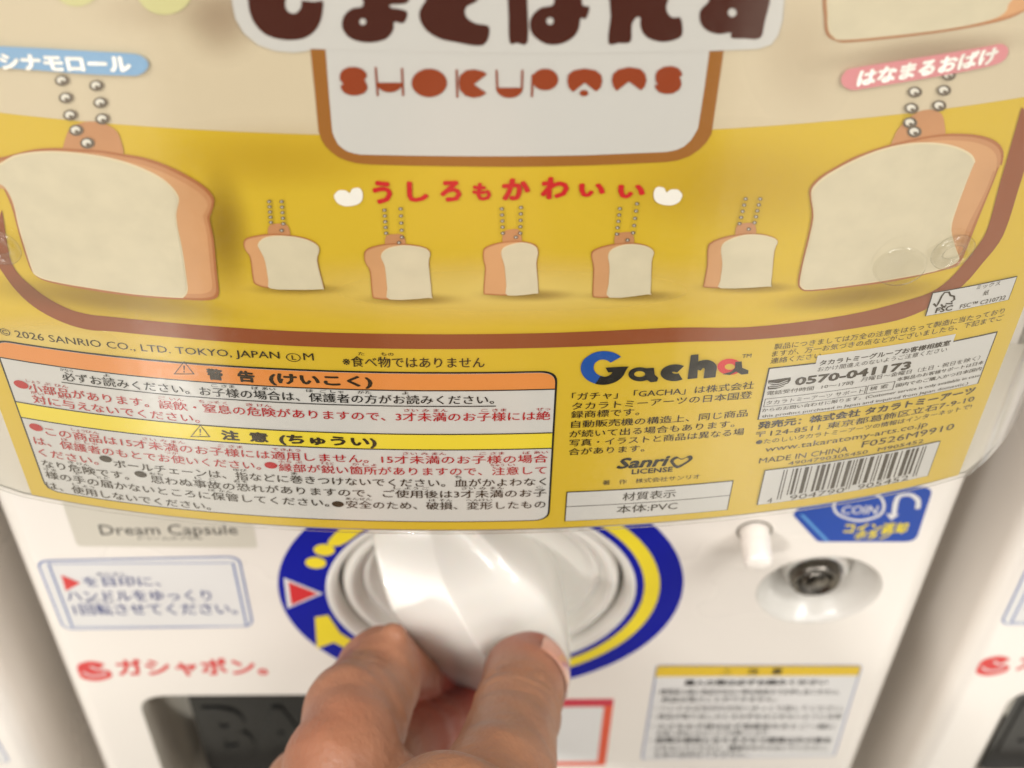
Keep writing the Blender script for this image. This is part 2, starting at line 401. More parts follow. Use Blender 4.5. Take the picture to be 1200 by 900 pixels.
# --- capsule chute window
bm = bmesh.new(); cx, cz = (WX0+WX1)/2, (WZ0+WZ1)/2; prev = None; first = None
for inset, y in ((0, 0), (.1, .06), (.25, .3), (.42, .9), (.55, 1.9), (.62, 3.0)):
    cur = []
    for x, z in win:
        fx = 1-inset/((WX1-WX0)/2); fz = 1-inset/((WZ1-WZ0)/2)
        cur.append(bm.verts.new(((cx+(x-cx)*fx)*CM, y*CM, (cz+(z-cz)*fz)*CM)))
    if prev:
        for i in range(len(cur)): bm.faces.new((prev[i], prev[(i+1) % len(cur)], cur[(i+1) % len(cur)], cur[i]))
    prev = cur
bmesh.ops.recalc_face_normals(bm, faces=bm.faces)
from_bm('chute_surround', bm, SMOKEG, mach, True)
FY = 1.15
flap = flat('chute_flap', [rrect([(WX0+.95, WZ0+.5), (WX1-.45, WZ0+.5), (WX1-.45, WZ1-.4), (WX0+.95, WZ1-.4)], .5)], SMOKE, mach, lambda x, z, l: Vector((x, FY, z))*CM, 0)
def embossed(s, x0, x1, z0, z1, y, m, parent, depth=.1):
    c = bpy.data.curves.new('t', 'FONT'); c.body = s; c.offset = .03; c.extrude = .05; c.bevel_depth = .012; c.resolution_u = 3; c.space_character = 1.15
    o = bpy.data.objects.new('t', c); COL.objects.link(o); bpy.context.view_layer.update()
    me = bpy.data.meshes.new_from_object(o.evaluated_get(bpy.context.evaluated_depsgraph_get()))
    bpy.data.objects.remove(o)
    xs = [v.co.x for v in me.vertices]; ys = [v.co.y for v in me.vertices]
    for v in me.vertices:
        X = x0+(v.co.x-min(xs))/(max(xs)-min(xs))*(x1-x0); Z = z0+(v.co.y-min(ys))/(max(ys)-min(ys))*(z1-z0)
        v.co = Vector((X, y-(v.co.z+.05)*depth/.1, Z))*CM
    me.update(); me.flip_normals() if False else None
    return link('raised_letters', me, m, parent)
bl = PP(252, 886, FY); bt = PP(318, 828, FY)
embossed('BANDAI', bl[0], bl[0]+(bt[0]-bl[0])*4.6, bl[1], bt[1], FY, SMOKE, flap, .05)
# --- instruction sticker
def quad(px, r, inset=0.0):
    q = [PP(*p) for p in px]
    if inset:
        c = (sum(p[0] for p in q)/4, sum(p[1] for p in q)/4)
        q = [(x-math.copysign(inset, x-c[0]), z-math.copysign(inset, z-c[1])) for x, z in q]
    return rrect(q, r)
iq = [(41.5, 656), (281, 651), (298, 734), (74, 738)]
st = flat('instruction_sticker', [quad(iq, .35)], STK_LINE, mach, surf_flat, 1)
flat('sticker_field', [quad(iq, .32, .05)], STK_WHITE, st, surf_flat, 2)
q = [PP(*p) for p in iq]
for xx in (q[0][0]+.26, q[1][0]-.22):
    flat('sticker_rule', [rectXZ(xx, q[3][1]+.12, xx+.05, q[0][1]-.12)], STK_LINE, st, surf_flat, 3)
for zz in (q[0][1]-.16, q[3][1]+.14):
    flat('sticker_rule', [rectXZ(q[0][0]+.3, zz, q[1][0]-.25, zz+.035)], STK_LINE, st, surf_flat, 3)
flat('red_pointer', [[PP(*p) for p in pts([(190, 298), (250, 323), (205, 348)], 0, 560, 2.647)]], STK_TRED, st, surf_flat, 4)
T('を目印に、', (100, 687), (189, 685), 11.5, STK_TXT, st, surf_flat, .012, 4, ruby=[(1, 2, 'めじるし')])
T('ハンドルをゆっくり', (81, 705), (249, 702), 13, STK_TXT, st, surf_flat, .012, 4)
T('1回転させてください。', (89, 721), (279, 718), 13.5, STK_TXT, st, surf_flat, .012, 4, ruby=[(1, 2, 'かいてん')])
# --- red logo
T('ガシャポン。', (140, 792), (315, 790), 19, STK_TRED, mach, surf_flat, .035, 1, name='brand_lettering')
e0 = PP(110, 786)
em = flat('brand_emblem', [smoothp([(e0[0]-.42, e0[1]-.1), (e0[0]-.36, e0[1]+.32), (e0[0], e0[1]+.52), (e0[0]+.34, e0[1]+.36), (e0[0]+.2, e0[1]+.12), (e0[0]+.42, e0[1]-.02), (e0[0]+.4, e0[1]-.34), (e0[0], e0[1]-.54), (e0[0]-.36, e0[1]-.42)], 5)], STK_TRED, mach, surf_flat, 1)
flat('emblem_smile', [stroke(smoothp([(e0[0]-.3, e0[1]-.05), (e0[0]-.1, e0[1]-.25), (e0[0]+.2, e0[1]-.2), (e0[0]+.3, e0[1]-.08)], 5, False), .07)], STK_WHITE, em, surf_flat, 2)
flat('emblem_curl', [stroke(smoothp([(e0[0]-.05, e0[1]+.26), (e0[0]+.1, e0[1]+.1), (e0[0]+.3, e0[1]+.1)], 5, False), .07)], STK_WHITE, em, surf_flat, 2)
# --- grey name plate
pl = flat('name_plate', [rrect([PP(90.7, 640), PP(302, 642), (PP(302, 642)[0], 4.6), (PP(90.7, 640)[0], 4.6)], .12)], STK_GREY, mach, surf_flat, 1)
T('Dream Capsule', (119, 627), (279, 625), 12, STK_TXTD, pl, surf_flat, -.004, 2, latin=True)
T('ドリームカプセル', (163, 633), (238, 631.5), 4.5, STK_TXTD, pl, surf_flat, 0, 2)
# --- coin sticker
k = lambda zs: [PP(*p) for p in pts(zs, 840, 560, 4.615)]
cs = flat('coin_sticker', [rrect(k([(410, 198), (545, 345), (1075, 345), (1172, 50), (560, 20)]), [.1, .1, .3, .3, .1])], STK_COIN, mach, surf_flat, 1)
flat('sticker_stripe', [k([(448, 196), (470, 196), (608, 338), (588, 341)])], STK_COINL, cs, surf_flat, 2)
flat('coin_outline', [smoothp(k([(625, 150), (660, 205), (770, 235), (880, 205), (912, 150), (880, 90), (770, 65), (660, 90)]), 5), smoothp(k([(640, 150), (672, 197), (770, 222), (868, 197), (896, 150), (868, 98), (770, 76), (672, 98)]), 5)], STK_WHITE, cs, surf_flat, 2)
T('COIN', tuple(pts([(668, 195)], 840, 560, 4.615)[0]), tuple(pts([(862, 192)], 840, 560, 4.615)[0]), 10, STK_WHITE, cs, surf_flat, .012, 2, latin=True)
flat('return_arrow', [stroke(smoothp(k([(1085, 165), (1088, 120), (1050, 90), (990, 95), (968, 130), (958, 195)]), 5, False), .12)], STK_WHITE, cs, surf_flat, 2)
flat('arrow_tip', [k([(915, 190), (985, 195), (942, 225)])], STK_WHITE, cs, surf_flat, 3)
T('コイン返却', tuple(pts([(680, 300)], 840, 560, 4.615)[0]), tuple(pts([(1022, 294)], 840, 560, 4.615)[0]), 12, STK_YEL, cs, surf_flat, .035, 2)
T('ボタン', tuple(pts([(738, 332)], 840, 560, 4.615)[0]), tuple(pts([(930, 328)], 840, 560, 4.615)[0]), 9, STK_YEL, cs, surf_flat, .035, 2)
# --- caution sticker lower right
wq = [(769, 779), (1011, 779), (978, 886), (751, 890)]
ws = flat('caution_sticker', [quad(wq, .15)], STK_LINE, mach, surf_flat, 1)
flat('sticker_field', [quad(wq, .13, .04)], STK_WHITE, ws, surf_flat, 2)
w = [PP(*p) for p in wq]; hz = PP(890, 791.5)[1]
flat('sticker_header', [rrect([(w[0][0]+.03, hz), (w[1][0]-.03, hz), (w[1][0]-.03, w[1][1]-.03), (w[0][0]+.03, w[0][1]-.03)], [.02, .02, .12, .12])], STK_MUST, ws, surf_flat, 3)
lz = lambda x, y: tuple(pts([(x, y)], 740, 770, 4.286)[0])
T('⚠', lz(450, 82), lz(500, 82), 7, STK_TXTD, ws, surf_flat, .0, 4)
T('注', lz(580, 82), lz(635, 82), 7, STK_TXTD, ws, surf_flat, .02, 4)
T('意', lz(700, 82), lz(755, 82), 7, STK_TXTD, ws, surf_flat, .02, 4)
for s, x0, x1, y, b in (('購入の際は必ずお読みください', 265, 980, 136, .03), ('・硬貨投入後に商品が出ない時は係員までお申し出ください。', 120, 1040, 184, .01),
        ('商品は選ぶことができません。', 150, 725, 221, .01), ('・ハンドルは矢印の方向へゆっくり回してください。', 112, 1065, 266, .0),
        ('・商品の取り出しのときは手をはさまないように注意', 103, 1050, 307, .0), ('・小さなお子様は必ず保護者の方とご一緒に', 95, 1020, 357, .01),
        ('お買い求めいただくようお願いします。', 125, 690, 391, .0), ('・故障の原因となりますので硬貨以外の物を', 88, 1000, 427, .02),
        ('入れないでください。機械をゆすらないでください。', 108, 980, 465, .01), ('お金の返却はできません。', 112, 580, 498, .0)):
    T(s, lz(x0, y), lz(x1, y), 6.2, STK_TXTD, ws, surf_flat, b, 4)
# --- red framed payment sticker (code left blank)
x0, z1 = PP(600, 820)[0], PP(680, 819)[1]; x1 = PP(719.5, 819)[0]; z0 = PP(680, 897)[1]; x0 = x1-4.6
ps = flat('payment_sticker', [rrect([(x0, z0), (x1, z0), (x1, z1), (x0, z1)], .06)], STK_VERM, mach, surf_flat, 1)
flat('sticker_top_rule', [rectXZ(x0+.01, z1-.36, x1-.01, z1-.01)], STK_CRIM, ps, surf_flat, 2)
flat('sticker_field', [rectXZ(x0+.25, z0+.3, x1-.25, z1-.42)], STK_WHITE, ps, surf_flat, 3)
# --- clear capsule box cover with base
plan = [(-11.1, 0), (-11.0, -.6), (-10.75, -1.45), (-10.3, -2.2), (-9.75, -2.9), (-9.1, -3.44)]
x = -8.6
while x < 8.9: plan.append((x, cardY(x)-.0)); x += .4
plan += [(9.3, -3.2), (9.7, -2.86), (10.1, -2.42), (10.5, -1.85), (10.8, -1.35), (11.0, -.7), (11.1, 0)]
def offset(pl, d):
    out = []
    for i, p in enumerate(pl):
        a = Vector(pl[max(i-1, 0)]); b = Vector(pl[min(i+1, len(pl)-1)]); t = (b-a).normalized(); n = Vector((t.y, -t.x)); out.append(tuple(Vector(p)+n*d))
    return out
def shell(name, rings, m, parent, smooth=True):
    bm = bmesh.new(); prev = None
    for d, z in rings:
        cur = [bm.verts.new((x*CM, y*CM, z*CM)) for x, y in offset(plan, d)]
        if prev:
            for i in range(len(cur)-1): bm.faces.new((prev[i], prev[i+1], cur[i+1], cur[i]))
        prev = cur
    return from_bm(name, bm, m, parent, smooth)
cover = shell('capsule_box_cover', [(.02, 9.372), (.05, 9.38), (.06, 9.4), (.065, 9.45), (.065, 24)], CLEAR, mach)
shell('box_base_rim', [(-.02, 9.43), (-.02, 9.39), (-2.5, 9.39)], mat('frosted box base', rgb(206, 200, 188), .35, .5, .05, 20), mach)
bm = bmesh.new(); inner = offset(plan, -.03)
bm.faces.new([bm.verts.new((x*CM, y*CM, 9.44*CM)) for x, y in inner]); from_bm('box_base', bm, mat('frosted box base', rgb(206, 200, 188)), mach)
for (px, py, rr) in ((1115, 288, .26), (0, 282, .26)):
    cxx, czz = PC(px, py); bm = bmesh.new()
    n1, n2 = 36, 12; vs = []
    for i in range(n1):
        a = 2*pi*i/n1; vs.append([])
        for j in range(n2):
            b = 2*pi*j/n2; r = rr+.1*cos(b); X = cxx+r*cos(a); vs[-1].append(bm.verts.new((X*CM, (cardY(X)-.14-.07*sin(b))*CM, (czz+r*sin(a))*CM)))
    for i in range(n1):
        for j in range(n2): bm.faces.new((vs[i][j], vs[(i+1) % n1][j], vs[(i+1) % n1][(j+1) % n2], vs[i][(j+1) % n2]))
    bmesh.ops.recalc_face_normals(bm, faces=bm.faces)
    from_bm('cover_boss', bm, CLEAR2, mach, True)
    if px > 100:
        cxx -= .85; lathe_o = lathe('cover_dimple', [(.42, cardY(cxx)-.17), (.4, cardY(cxx)-.22), (.34, cardY(cxx)-.2), (.3, cardY(cxx)-.18), (0, cardY(cxx)-.18)], cxx, czz-.1, CLEAR2, mach, 40)

# things in the machine were modelled in world centimetres: shift them under the empty
for o in mach.children: o.location = -DY

# ================================================================== the neighbours: copies of the whole machine
def copy_machine(dx, label):
    r = mach.copy(); COL.objects.link(r); r.location = (mach.location.x+dx*CM, mach.location.y, mach.location.z); r['label'] = label
    for ch in mach.children:
        c = ch.copy(); COL.objects.link(c); c.parent = r
        for g in ch.children:
            d = g.copy(); COL.objects.link(d); d.parent = c
    return r
copy_machine(PITCH, 'white capsule machine at the right edge, only its left border and red lettering in view')
copy_machine(-PITCH, 'white capsule machine at the lower left edge, only a strip of it in view')

# ================================================================== the printed display card
card = thing('display_card', 'curved mustard and cream printed display card behind the clear cover above the turning handle', 'display card', (0, -.045, .094))
zb, zt = 9.47, 24
zl = PC(500, 156.5)[1]; zl = 19.18
XL, XR = -8.42, 9.1
XLT = lambda z: XL+(z-9.5)*0
sheet = flat('card_sheet', [rectXZ(XL, zb, XR, zt)], INK_YEL, card, surf_card, 0)
flat('cream_field', [rectXZ(XL, zl, XR, zt-.01)], INK_CREAM, sheet, surf_card, 1)
# yellow strip added for the card's reflection in the cover's rounded edge
bm = bmesh.new(); prev = None
for dy, z in ((0, 9.47), (.02, 9.42), (.07, 9.39), (.16, 9.375), (.5, 9.37)):
    cur = []; x = XL
    while x < XR+.01: cur.append(bm.verts.new((x*CM, (cardY(x)+dy)*CM, z*CM))); x += (XR-XL)/60
    if prev:
        for i in range(len(cur)-1): bm.faces.new((prev[i], prev[i+1], cur[i+1], cur[i]))
    prev = cur
from_bm('lip_reflection', bm, INK_YEL, sheet, True)
# brown border band: lower run, corners and sides
inn = C_(pts([(10, -60), (22, 20), (45, 160), (82, 235), (150, 300), (230, 358), (330, 408), (430, 433), (530, 443)], 0, 260, 4)) + [(-4.5, 15.02)]
inn += [(x, 15.0) for x in (-3, -1, 1, 3)] + C_([(870, 383), (950, 375), (1010, 365), (1060, 352), (1090, 342), (1112, 327), (1134, 302), (1152, 278), (1161, 255), (1170, 220), (1180, 185), (1190, 150), (1197, 125)])
out = C_(pts([(-60, 130), (0, 215), (60, 300), (130, 372), (220, 433), (330, 481), (430, 505), (545, 512)], 0, 260, 4)) + [(-4.5, 14.66)]
out += [(x, 14.64) for x in (-3, -1, 1, 3)] + C_([(870, 398), (950, 391), (1025, 380), (1060, 372), (1092, 358), (1128, 334), (1151, 308), (1171, 283), (1182, 258), (1193, 222), (1203, 190), (1212, 160), (1220, 140)])
band = flat('printed_border', [smoothp(inn, 3, False)+smoothp(out, 3, False)[::-1]], INK_BAND, sheet, surf_card, 2)
# white name panel with its caramel frame
z2 = lambda zs: pts(zs, 260, 0, 3.5294)
z3 = lambda zs: pts(zs, 600, 0, 3.5294)
frame_out = z2([(367, 207), (385, 380), (400, 540), (412, 575), (430, 603), (455, 627), (480, 646), (520, 663), (560, 673), (620, 678), (900, 684), (1190, 687)]) + z3([(300, 682), (500, 674), (640, 667), (690, 659), (735, 643), (775, 615), (805, 585), (825, 550), (850, 380), (876, 203)])
frame_in = z2([(428, 175), (443, 380), (457, 540), (466, 565), (480, 592), (500, 610), (520, 622), (545, 630), (575, 635), (900, 641), (1190, 642)]) + z3([(300, 638), (500, 630), (640, 624), (680, 616), (712, 601), (740, 575), (757, 548), (769, 525), (795, 360), (818, 190)])
top_halo = z3([(880, 203), (960, 200), (1020, 196), (1072, 178), (1100, 140), (1118, 80), (1128, -30)]) + z2([(38, -60), (44, 10), (56, 70), (90, 130), (150, 180), (220, 205), (300, 212), (350, 206), (372, 196)])
lg = flat('logo_panel', [C_(frame_out+[(p[0], p[1]) for p in z3([(876, 100)])]+z2([(380, 100)]))], INK_FRAME, sheet, surf_card, 2)
flat('panel_field', [C_(frame_in+z3([(818, 60)])+z2([(430, 60)]))], INK_WHITE, lg, surf_card, 3)
flat('title_halo', [C_(top_halo)], INK_WHITE, lg, surf_card, 4)
def zpoly(fn, zs, holes, nm, m, layer, n=4, sm=True):
    o = [C_(smoothp(fn(zs), n) if sm else fn(zs))]
    for (hx, hy, hr) in holes: o.append(C_(fn([(hx+hr*cos(a*pi/8), hy+hr*sin(a*pi/8)) for a in range(16)])))
    return flat(nm, o, m, lg, surf_card, layer)
zpoly(z2, [(112, -80), (110, 0), (120, 55), (145, 102), (185, 137), (240, 155), (300, 158), (350, 147), (390, 115), (412, 70), (420, 10), (414, -4), (380, 0), (333, -4), (330, 18), (315, 42), (293, 49), (272, 38), (262, 10), (262, -80)], [], 'title_letter', INK_TITLE, 5)
zpoly(z2, [(590, -60), (585, 15), (540, 28), (508, 55), (497, 95), (510, 130), (540, 155), (590, 168), (640, 166), (685, 150), (710, 115), (714, 84), (752, 88), (768, 45), (735, 30), (700, 25), (700, 12), (765, 5), (765, -40)], [(583, 83, 14)], 'title_letter', INK_TITLE, 5)
zpoly(z2, [(900, -80), (840, 0), (817, 45), (824, 85), (850, 122), (900, 152), (960, 166), (1080, 180), (1106, 106), (1050, 90), (1015, 68), (1005, 42), (1015, 18), (1060, -10), (1060, -80)], [], 'title_letter', INK_TITLE, 5)
zpoly(z3, [(-12, -60), (-14, 60), (-10, 168), (20, 170), (65, 166), (63, 0), (62, -60)], [], 'title_letter', INK_TITLE, 5, 3)
zpoly(z3, [(180, -60), (172, 10), (120, 25), (85, 55), (73, 95), (85, 135), (120, 165), (160, 178), (210, 172), (255, 145), (276, 110), (284, 68), (305, 70), (320, 22), (290, 12), (282, -60)], [(157, 80, 15)], 'title_letter', INK_TITLE, 5)
zpoly(z3, [(420, -60), (408, 60), (398, 170), (440, 171), (490, 165), (494, 100), (510, 68), (530, 66), (530, 100), (545, 135), (580, 158), (630, 166), (680, 155), (704, 132), (697, 68), (665, 66), (645, 50), (637, 20), (640, -60)], [], 'title_letter', INK_TITLE, 5, 3)
zpoly(z3, [(850, -60), (812, 0), (782, 30), (774, 60), (784, 98), (815, 124), (860, 134), (904, 128), (906, 150), (960, 152), (1026, 150), (1045, 80), (1070, -20), (1070, -60)], [(910, 45, 18)], 'title_letter', INK_TITLE, 5, 3)
# geometric letters SHOKUPANS
def disc(fn, cx, cy, rx, ry, a0=0, a1=360, extra=None, n=26):
    p = [(cx+rx*cos(radians(a0+(a1-a0)*i/n)), cy+ry*sin(radians(a0+(a1-a0)*i/n))) for i in range(n+1)]
    return fn(p+(extra or []))
def letter(polys):
    bmx = None
    first = None
    for pp in polys:
        o = flat('letter' if first is None else 'letter_stroke', [C_(pp)], INK_TERRA, lg, surf_card, 5)
        if first is None: first = o
        else:
            b2 = bmesh.new(); b2.from_mesh(first.data); b2.from_mesh(o.data); b2.to_mesh(first.data); b2.free(); bpy.data.objects.remove(o)
S1 = [(600, 312), (590, 320), (594, 332), (602, 345), (602, 362), (590, 378), (565, 387), (535, 388), (508, 378), (494, 362), (492, 345), (503, 342), (498, 334), (488, 322), (489, 300), (500, 282), (525, 270), (555, 270), (580, 278), (597, 294), (600, 306)]
letter([z2(S1)])
letter([z2([(632, 270), (640, 270), (649, 390), (641, 390)]), z2([(741, 274), (749, 274), (754, 390), (746, 390)]), disc(z2, 694, 335, 53, 40, 0, 180)])
letter([disc(z2, 858, 336, 73, 59)])
letter([z2([(967, 280), (975, 280), (978, 397), (970, 397)]), z2([(980, 335), (985, 305), (1010, 284), (1045, 280), (1080, 288), (1097, 300), (1042, 342), (1095, 378), (1070, 393), (1040, 398), (1005, 388), (985, 365)])])
letter([z2([(1132, 282), (1140, 282), (1143, 360), (1135, 360)]), pts([(39, 282), (47, 282), (45, 355), (37, 355)], 600, 0, 3.5294), disc(lambda q: [(p[0], p[1]) for p in q], 597, 100.8, 15.8, 12, 0, 180)])
letter([z3([(81, 300), (89, 300), (86, 395), (78, 395)]), disc(z3, 137, 322, 54, 45)])
def fan(cx): return z3([(cx-72, 330), (cx-68, 302), (cx-45, 284), (cx, 276), (cx+45, 284), (cx+68, 302), (cx+73, 328), (cx+66, 355), (cx+48, 372), (cx, 335), (cx-48, 374), (cx-65, 357)])
letter([fan(300), disc(z3, 297, 378, 18, 13)])
letter([z3([(412, 325), (418, 298), (440, 280), (484, 270), (530, 278), (550, 298), (556, 325), (548, 352), (533, 367), (483, 330), (432, 370), (418, 350)])])
letter([z3([(p[0]+0, p[1]) for p in [(703, 305), (692, 312), (698, 325), (700, 345), (690, 365), (665, 380), (635, 382), (608, 375), (592, 358), (590, 345), (603, 342), (594, 330), (592, 305), (602, 284), (628, 269), (660, 266), (688, 275), (702, 293)]])])
# headline
hl = sheet
for ch, cx, cy, w_, h_ in (('う', 449, 225, 23, 25), ('し', 490, 224, 25, 22), ('ろ', 528.5, 223, 25, 24), ('も', 564.6, 224, 22, 19), ('か', 604.5, 221.5, 33, 24), ('わ', 649.6, 220, 33, 24), ('い', 693, 221.5, 31, 17), ('い', 739, 223, 32, 17)):
    T(ch, (cx-w_/2, cy+h_/2), (cx+w_/2, cy+h_/2), h_*1.08, INK_REDH, hl, bold=.05, layer=3, name='headline_letter')
for hx, hy, sg in ((409, 230, 1), (782, 229, -1)):
    hp = [(hx+sg*x_, hy+y_) for x_, y_ in ((-17, -3), (-12, -8), (-4, -8), (1, -5), (4, -10), (12, -11), (16, -5), (15, 4), (8, 9), (-4, 10.5), (-13, 7), (-17, 1))]
    flat('printed_heart', [C_(smoothp(hp, 4))], INK_TAGW, sheet, surf_card, 3)
# name tags
bt_ = flat('name_tag', [C_(smoothp([(-30, 50), (0, 51), (60, 54), (120, 57.5), (158, 60), (170, 65), (174.5, 72), (171, 80), (162, 85), (150, 85.5), (100, 83.5), (50, 79.5), (0, 76), (-30, 74)], 3))], INK_BLUETAG, sheet, surf_card, 8)
T('シナモロール', (3, 77.5), (156, 81), 19, INK_TAGW, bt_, bold=.055, layer=9, useslope=True)
pk = flat('name_tag', [C_(smoothp([(998, 77), (1050, 68.5), (1110, 59), (1160, 50.5), (1172, 48.5), (1180, 53), (1180, 61), (1172, 70), (1150, 76.5), (1100, 86), (1050, 94.5), (1010, 101), (998, 102.5), (988, 98), (985, 90), (989, 82)], 3))], INK_PINK, sheet, surf_card, 8)
T('はなまるおばけ', (1002, 98), (1165, 70), 18.5, INK_TAGW, pk, bold=.055, layer=9, useslope=True)
# printed pictures: bread slices on ball chains
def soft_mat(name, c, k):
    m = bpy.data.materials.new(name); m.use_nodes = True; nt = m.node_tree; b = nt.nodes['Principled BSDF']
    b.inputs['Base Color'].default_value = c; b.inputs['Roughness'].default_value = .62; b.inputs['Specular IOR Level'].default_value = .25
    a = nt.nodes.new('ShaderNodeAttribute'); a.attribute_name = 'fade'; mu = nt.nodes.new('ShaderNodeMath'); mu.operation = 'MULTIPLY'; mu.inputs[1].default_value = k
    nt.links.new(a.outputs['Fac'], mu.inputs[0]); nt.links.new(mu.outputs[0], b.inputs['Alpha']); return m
TONE_B = soft_mat('halftone brown', rgb(120, 82, 26), .42); TONE_M = soft_mat('soft mustard', rgb(184, 146, 30), .22); TONE_E = soft_mat('halftone beige', rgb(170, 142, 112), .13); TONE_L = soft_mat('halftone pale', rgb(246, 222, 130), .6); TONE_C = soft_mat('halftone taupe', rgb(150, 118, 92), .34)
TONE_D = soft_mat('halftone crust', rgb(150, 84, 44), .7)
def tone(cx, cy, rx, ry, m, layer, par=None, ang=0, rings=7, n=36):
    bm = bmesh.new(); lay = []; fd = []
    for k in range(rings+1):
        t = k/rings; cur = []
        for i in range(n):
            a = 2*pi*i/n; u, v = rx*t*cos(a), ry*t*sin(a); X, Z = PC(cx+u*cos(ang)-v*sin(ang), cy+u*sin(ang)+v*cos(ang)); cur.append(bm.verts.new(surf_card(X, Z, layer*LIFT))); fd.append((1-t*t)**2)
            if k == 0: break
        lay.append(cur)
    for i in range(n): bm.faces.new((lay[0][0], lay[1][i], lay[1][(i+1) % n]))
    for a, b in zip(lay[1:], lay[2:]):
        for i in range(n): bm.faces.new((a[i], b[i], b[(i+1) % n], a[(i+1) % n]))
    o = from_bm('soft_tint', bm, m, par or sheet); at_ = o.data.color_attributes.new('fade', 'FLOAT_COLOR', 'POINT')
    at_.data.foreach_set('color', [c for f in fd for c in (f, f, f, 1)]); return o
def inset(p, d):
    cx_ = sum(a for a, _ in p)/len(p); cy_ = sum(b for _, b in p)/len(p)
    return [(cx_+(a-cx_)*(1-d/max(20, abs(a-cx_)+20)), cy_+(b_-cy_)*(1-d/max(16, abs(b_-cy_)+16))) for a, b_ in p]
def bread(crust, rim, crumb, tab, chains, big, n=3):
    b = flat('bread_picture', [C_(smoothp(crust, n))], INK_CRUST3, sheet, surf_card, 3)
    flat('crust', [C_(smoothp(inset(crust, 3.5 if big else 1.3), n))], INK_CRUST2, b, surf_card, 3.3); flat('crust_light', [C_(smoothp(inset(crust, 9 if big else 2.6), n))], INK_CRUST, b, surf_card, 3.6)
    if tab: flat('loop_tab', [C_(smoothp(tab, n))], INK_CRUST2, b, surf_card, 2.5)
    flat('crumb_rim', [C_(smoothp(rim, n))], INK_RIM, b, surf_card, 4)
    flat('crumb', [C_(smoothp(crumb, n))], INK_CRUMB, b, surf_card, 5)
    for (bx, by) in chains:
        r = 8.5 if big else 2.6
        flat('chain_bead', [C_([(bx+r*cos(a*pi/6), by+r*.78*sin(a*pi/6)) for a in range(12)])], INK_BEAD, b, surf_card, 5)
        q = .62 if big else .4
        flat('bead_glint', [C_([(bx+r*q*cos(a*pi/6)-r*.08, by+r*.78*q*sin(a*pi/6)-r*.1) for a in range(12)])], INK_BEADL, b, surf_card, 6)
        if big: flat('bead_core', [C_([(bx+r*.3*cos(a*pi/6)+r*.1, by+r*.22*sin(a*pi/6)+r*.1) for a in range(12)])], INK_BEAD, b, surf_card, 7)
zA = lambda zs: pts(zs, 0, 120, 3.75)
crA = zA([(-70, 300), (-40, 262), (0, 262), (60, 228), (150, 211), (250, 208), (370, 218), (480, 236), (590, 268), (690, 313), (750, 358), (782, 400), (787, 430), (776, 480), (781, 540), (802, 640), (820, 760), (826, 820), (810, 849), (780, 853), (600, 839), (400, 811), (230, 781), (160, 756), (138, 720), (100, 600), (80, 530), (60, 440), (35, 385), (0, 348), (-60, 345)])
bread(zA([(-75, 300), (-45, 252), (30, 232), (150, 202), (250, 196), (330, 200), (440, 206), (540, 222), (640, 240), (740, 275), (830, 320), (900, 365), (935, 405), (942, 435), (930, 480), (922, 510), (940, 600), (955, 760), (962, 835), (935, 862), (850, 865), (600, 849), (400, 822), (215, 786), (150, 750), (120, 690), (80, 560), (50, 450), (0, 355), (-70, 350)]), crA, inset(crA, 2), zA([(285, 215), (290, 150), (310, 110), (350, 88), (400, 80), (460, 90), (510, 120), (530, 160), (535, 235), (400, 240)]),
      pts([(219, 277), (233, 338), (248, 399), (269, 452), (308, 497), (340, 295), (354, 355), (361, 412)], 0, 0, 3), True)
crB = pts([(205, 880), (250, 830), (330, 780), (430, 730), (540, 690), (660, 665), (780, 662), (880, 680), (950, 715), (970, 750)], 900, 0, 4)+pts([(965, 40), (940, 100), (915, 165), (880, 260), (858, 350), (880, 440), (890, 500), (780, 546), (600, 581), (400, 611), (200, 633), (155, 622), (148, 590), (165, 500), (190, 400), (212, 290), (203, 210)], 900, 180, 4)
bread(pts([(195, 880), (240, 825), (330, 770), (430, 720), (600, 665), (780, 628), (900, 622), (1000, 632), (1070, 660), (1102, 705), (1095, 770)], 900, 0, 4)+pts([(1085, 50), (1055, 130), (1010, 240), (970, 340), (935, 430), (900, 505), (850, 535), (600, 592), (400, 620), (200, 641), (150, 630), (140, 590), (158, 500), (182, 400), (204, 290), (196, 210)], 900, 180, 4), crB, inset(crB, 2),
      pts([(585, 680), (590, 640), (610, 600), (650, 560), (700, 522), (760, 510), (810, 528), (826, 575), (820, 650), (700, 680)], 900, 0, 4),
      pts([(687, 424), (671, 500), (664, 568), (685, 610), (845, 345), (823, 416), (801, 488)], 900, 0, 4), True)
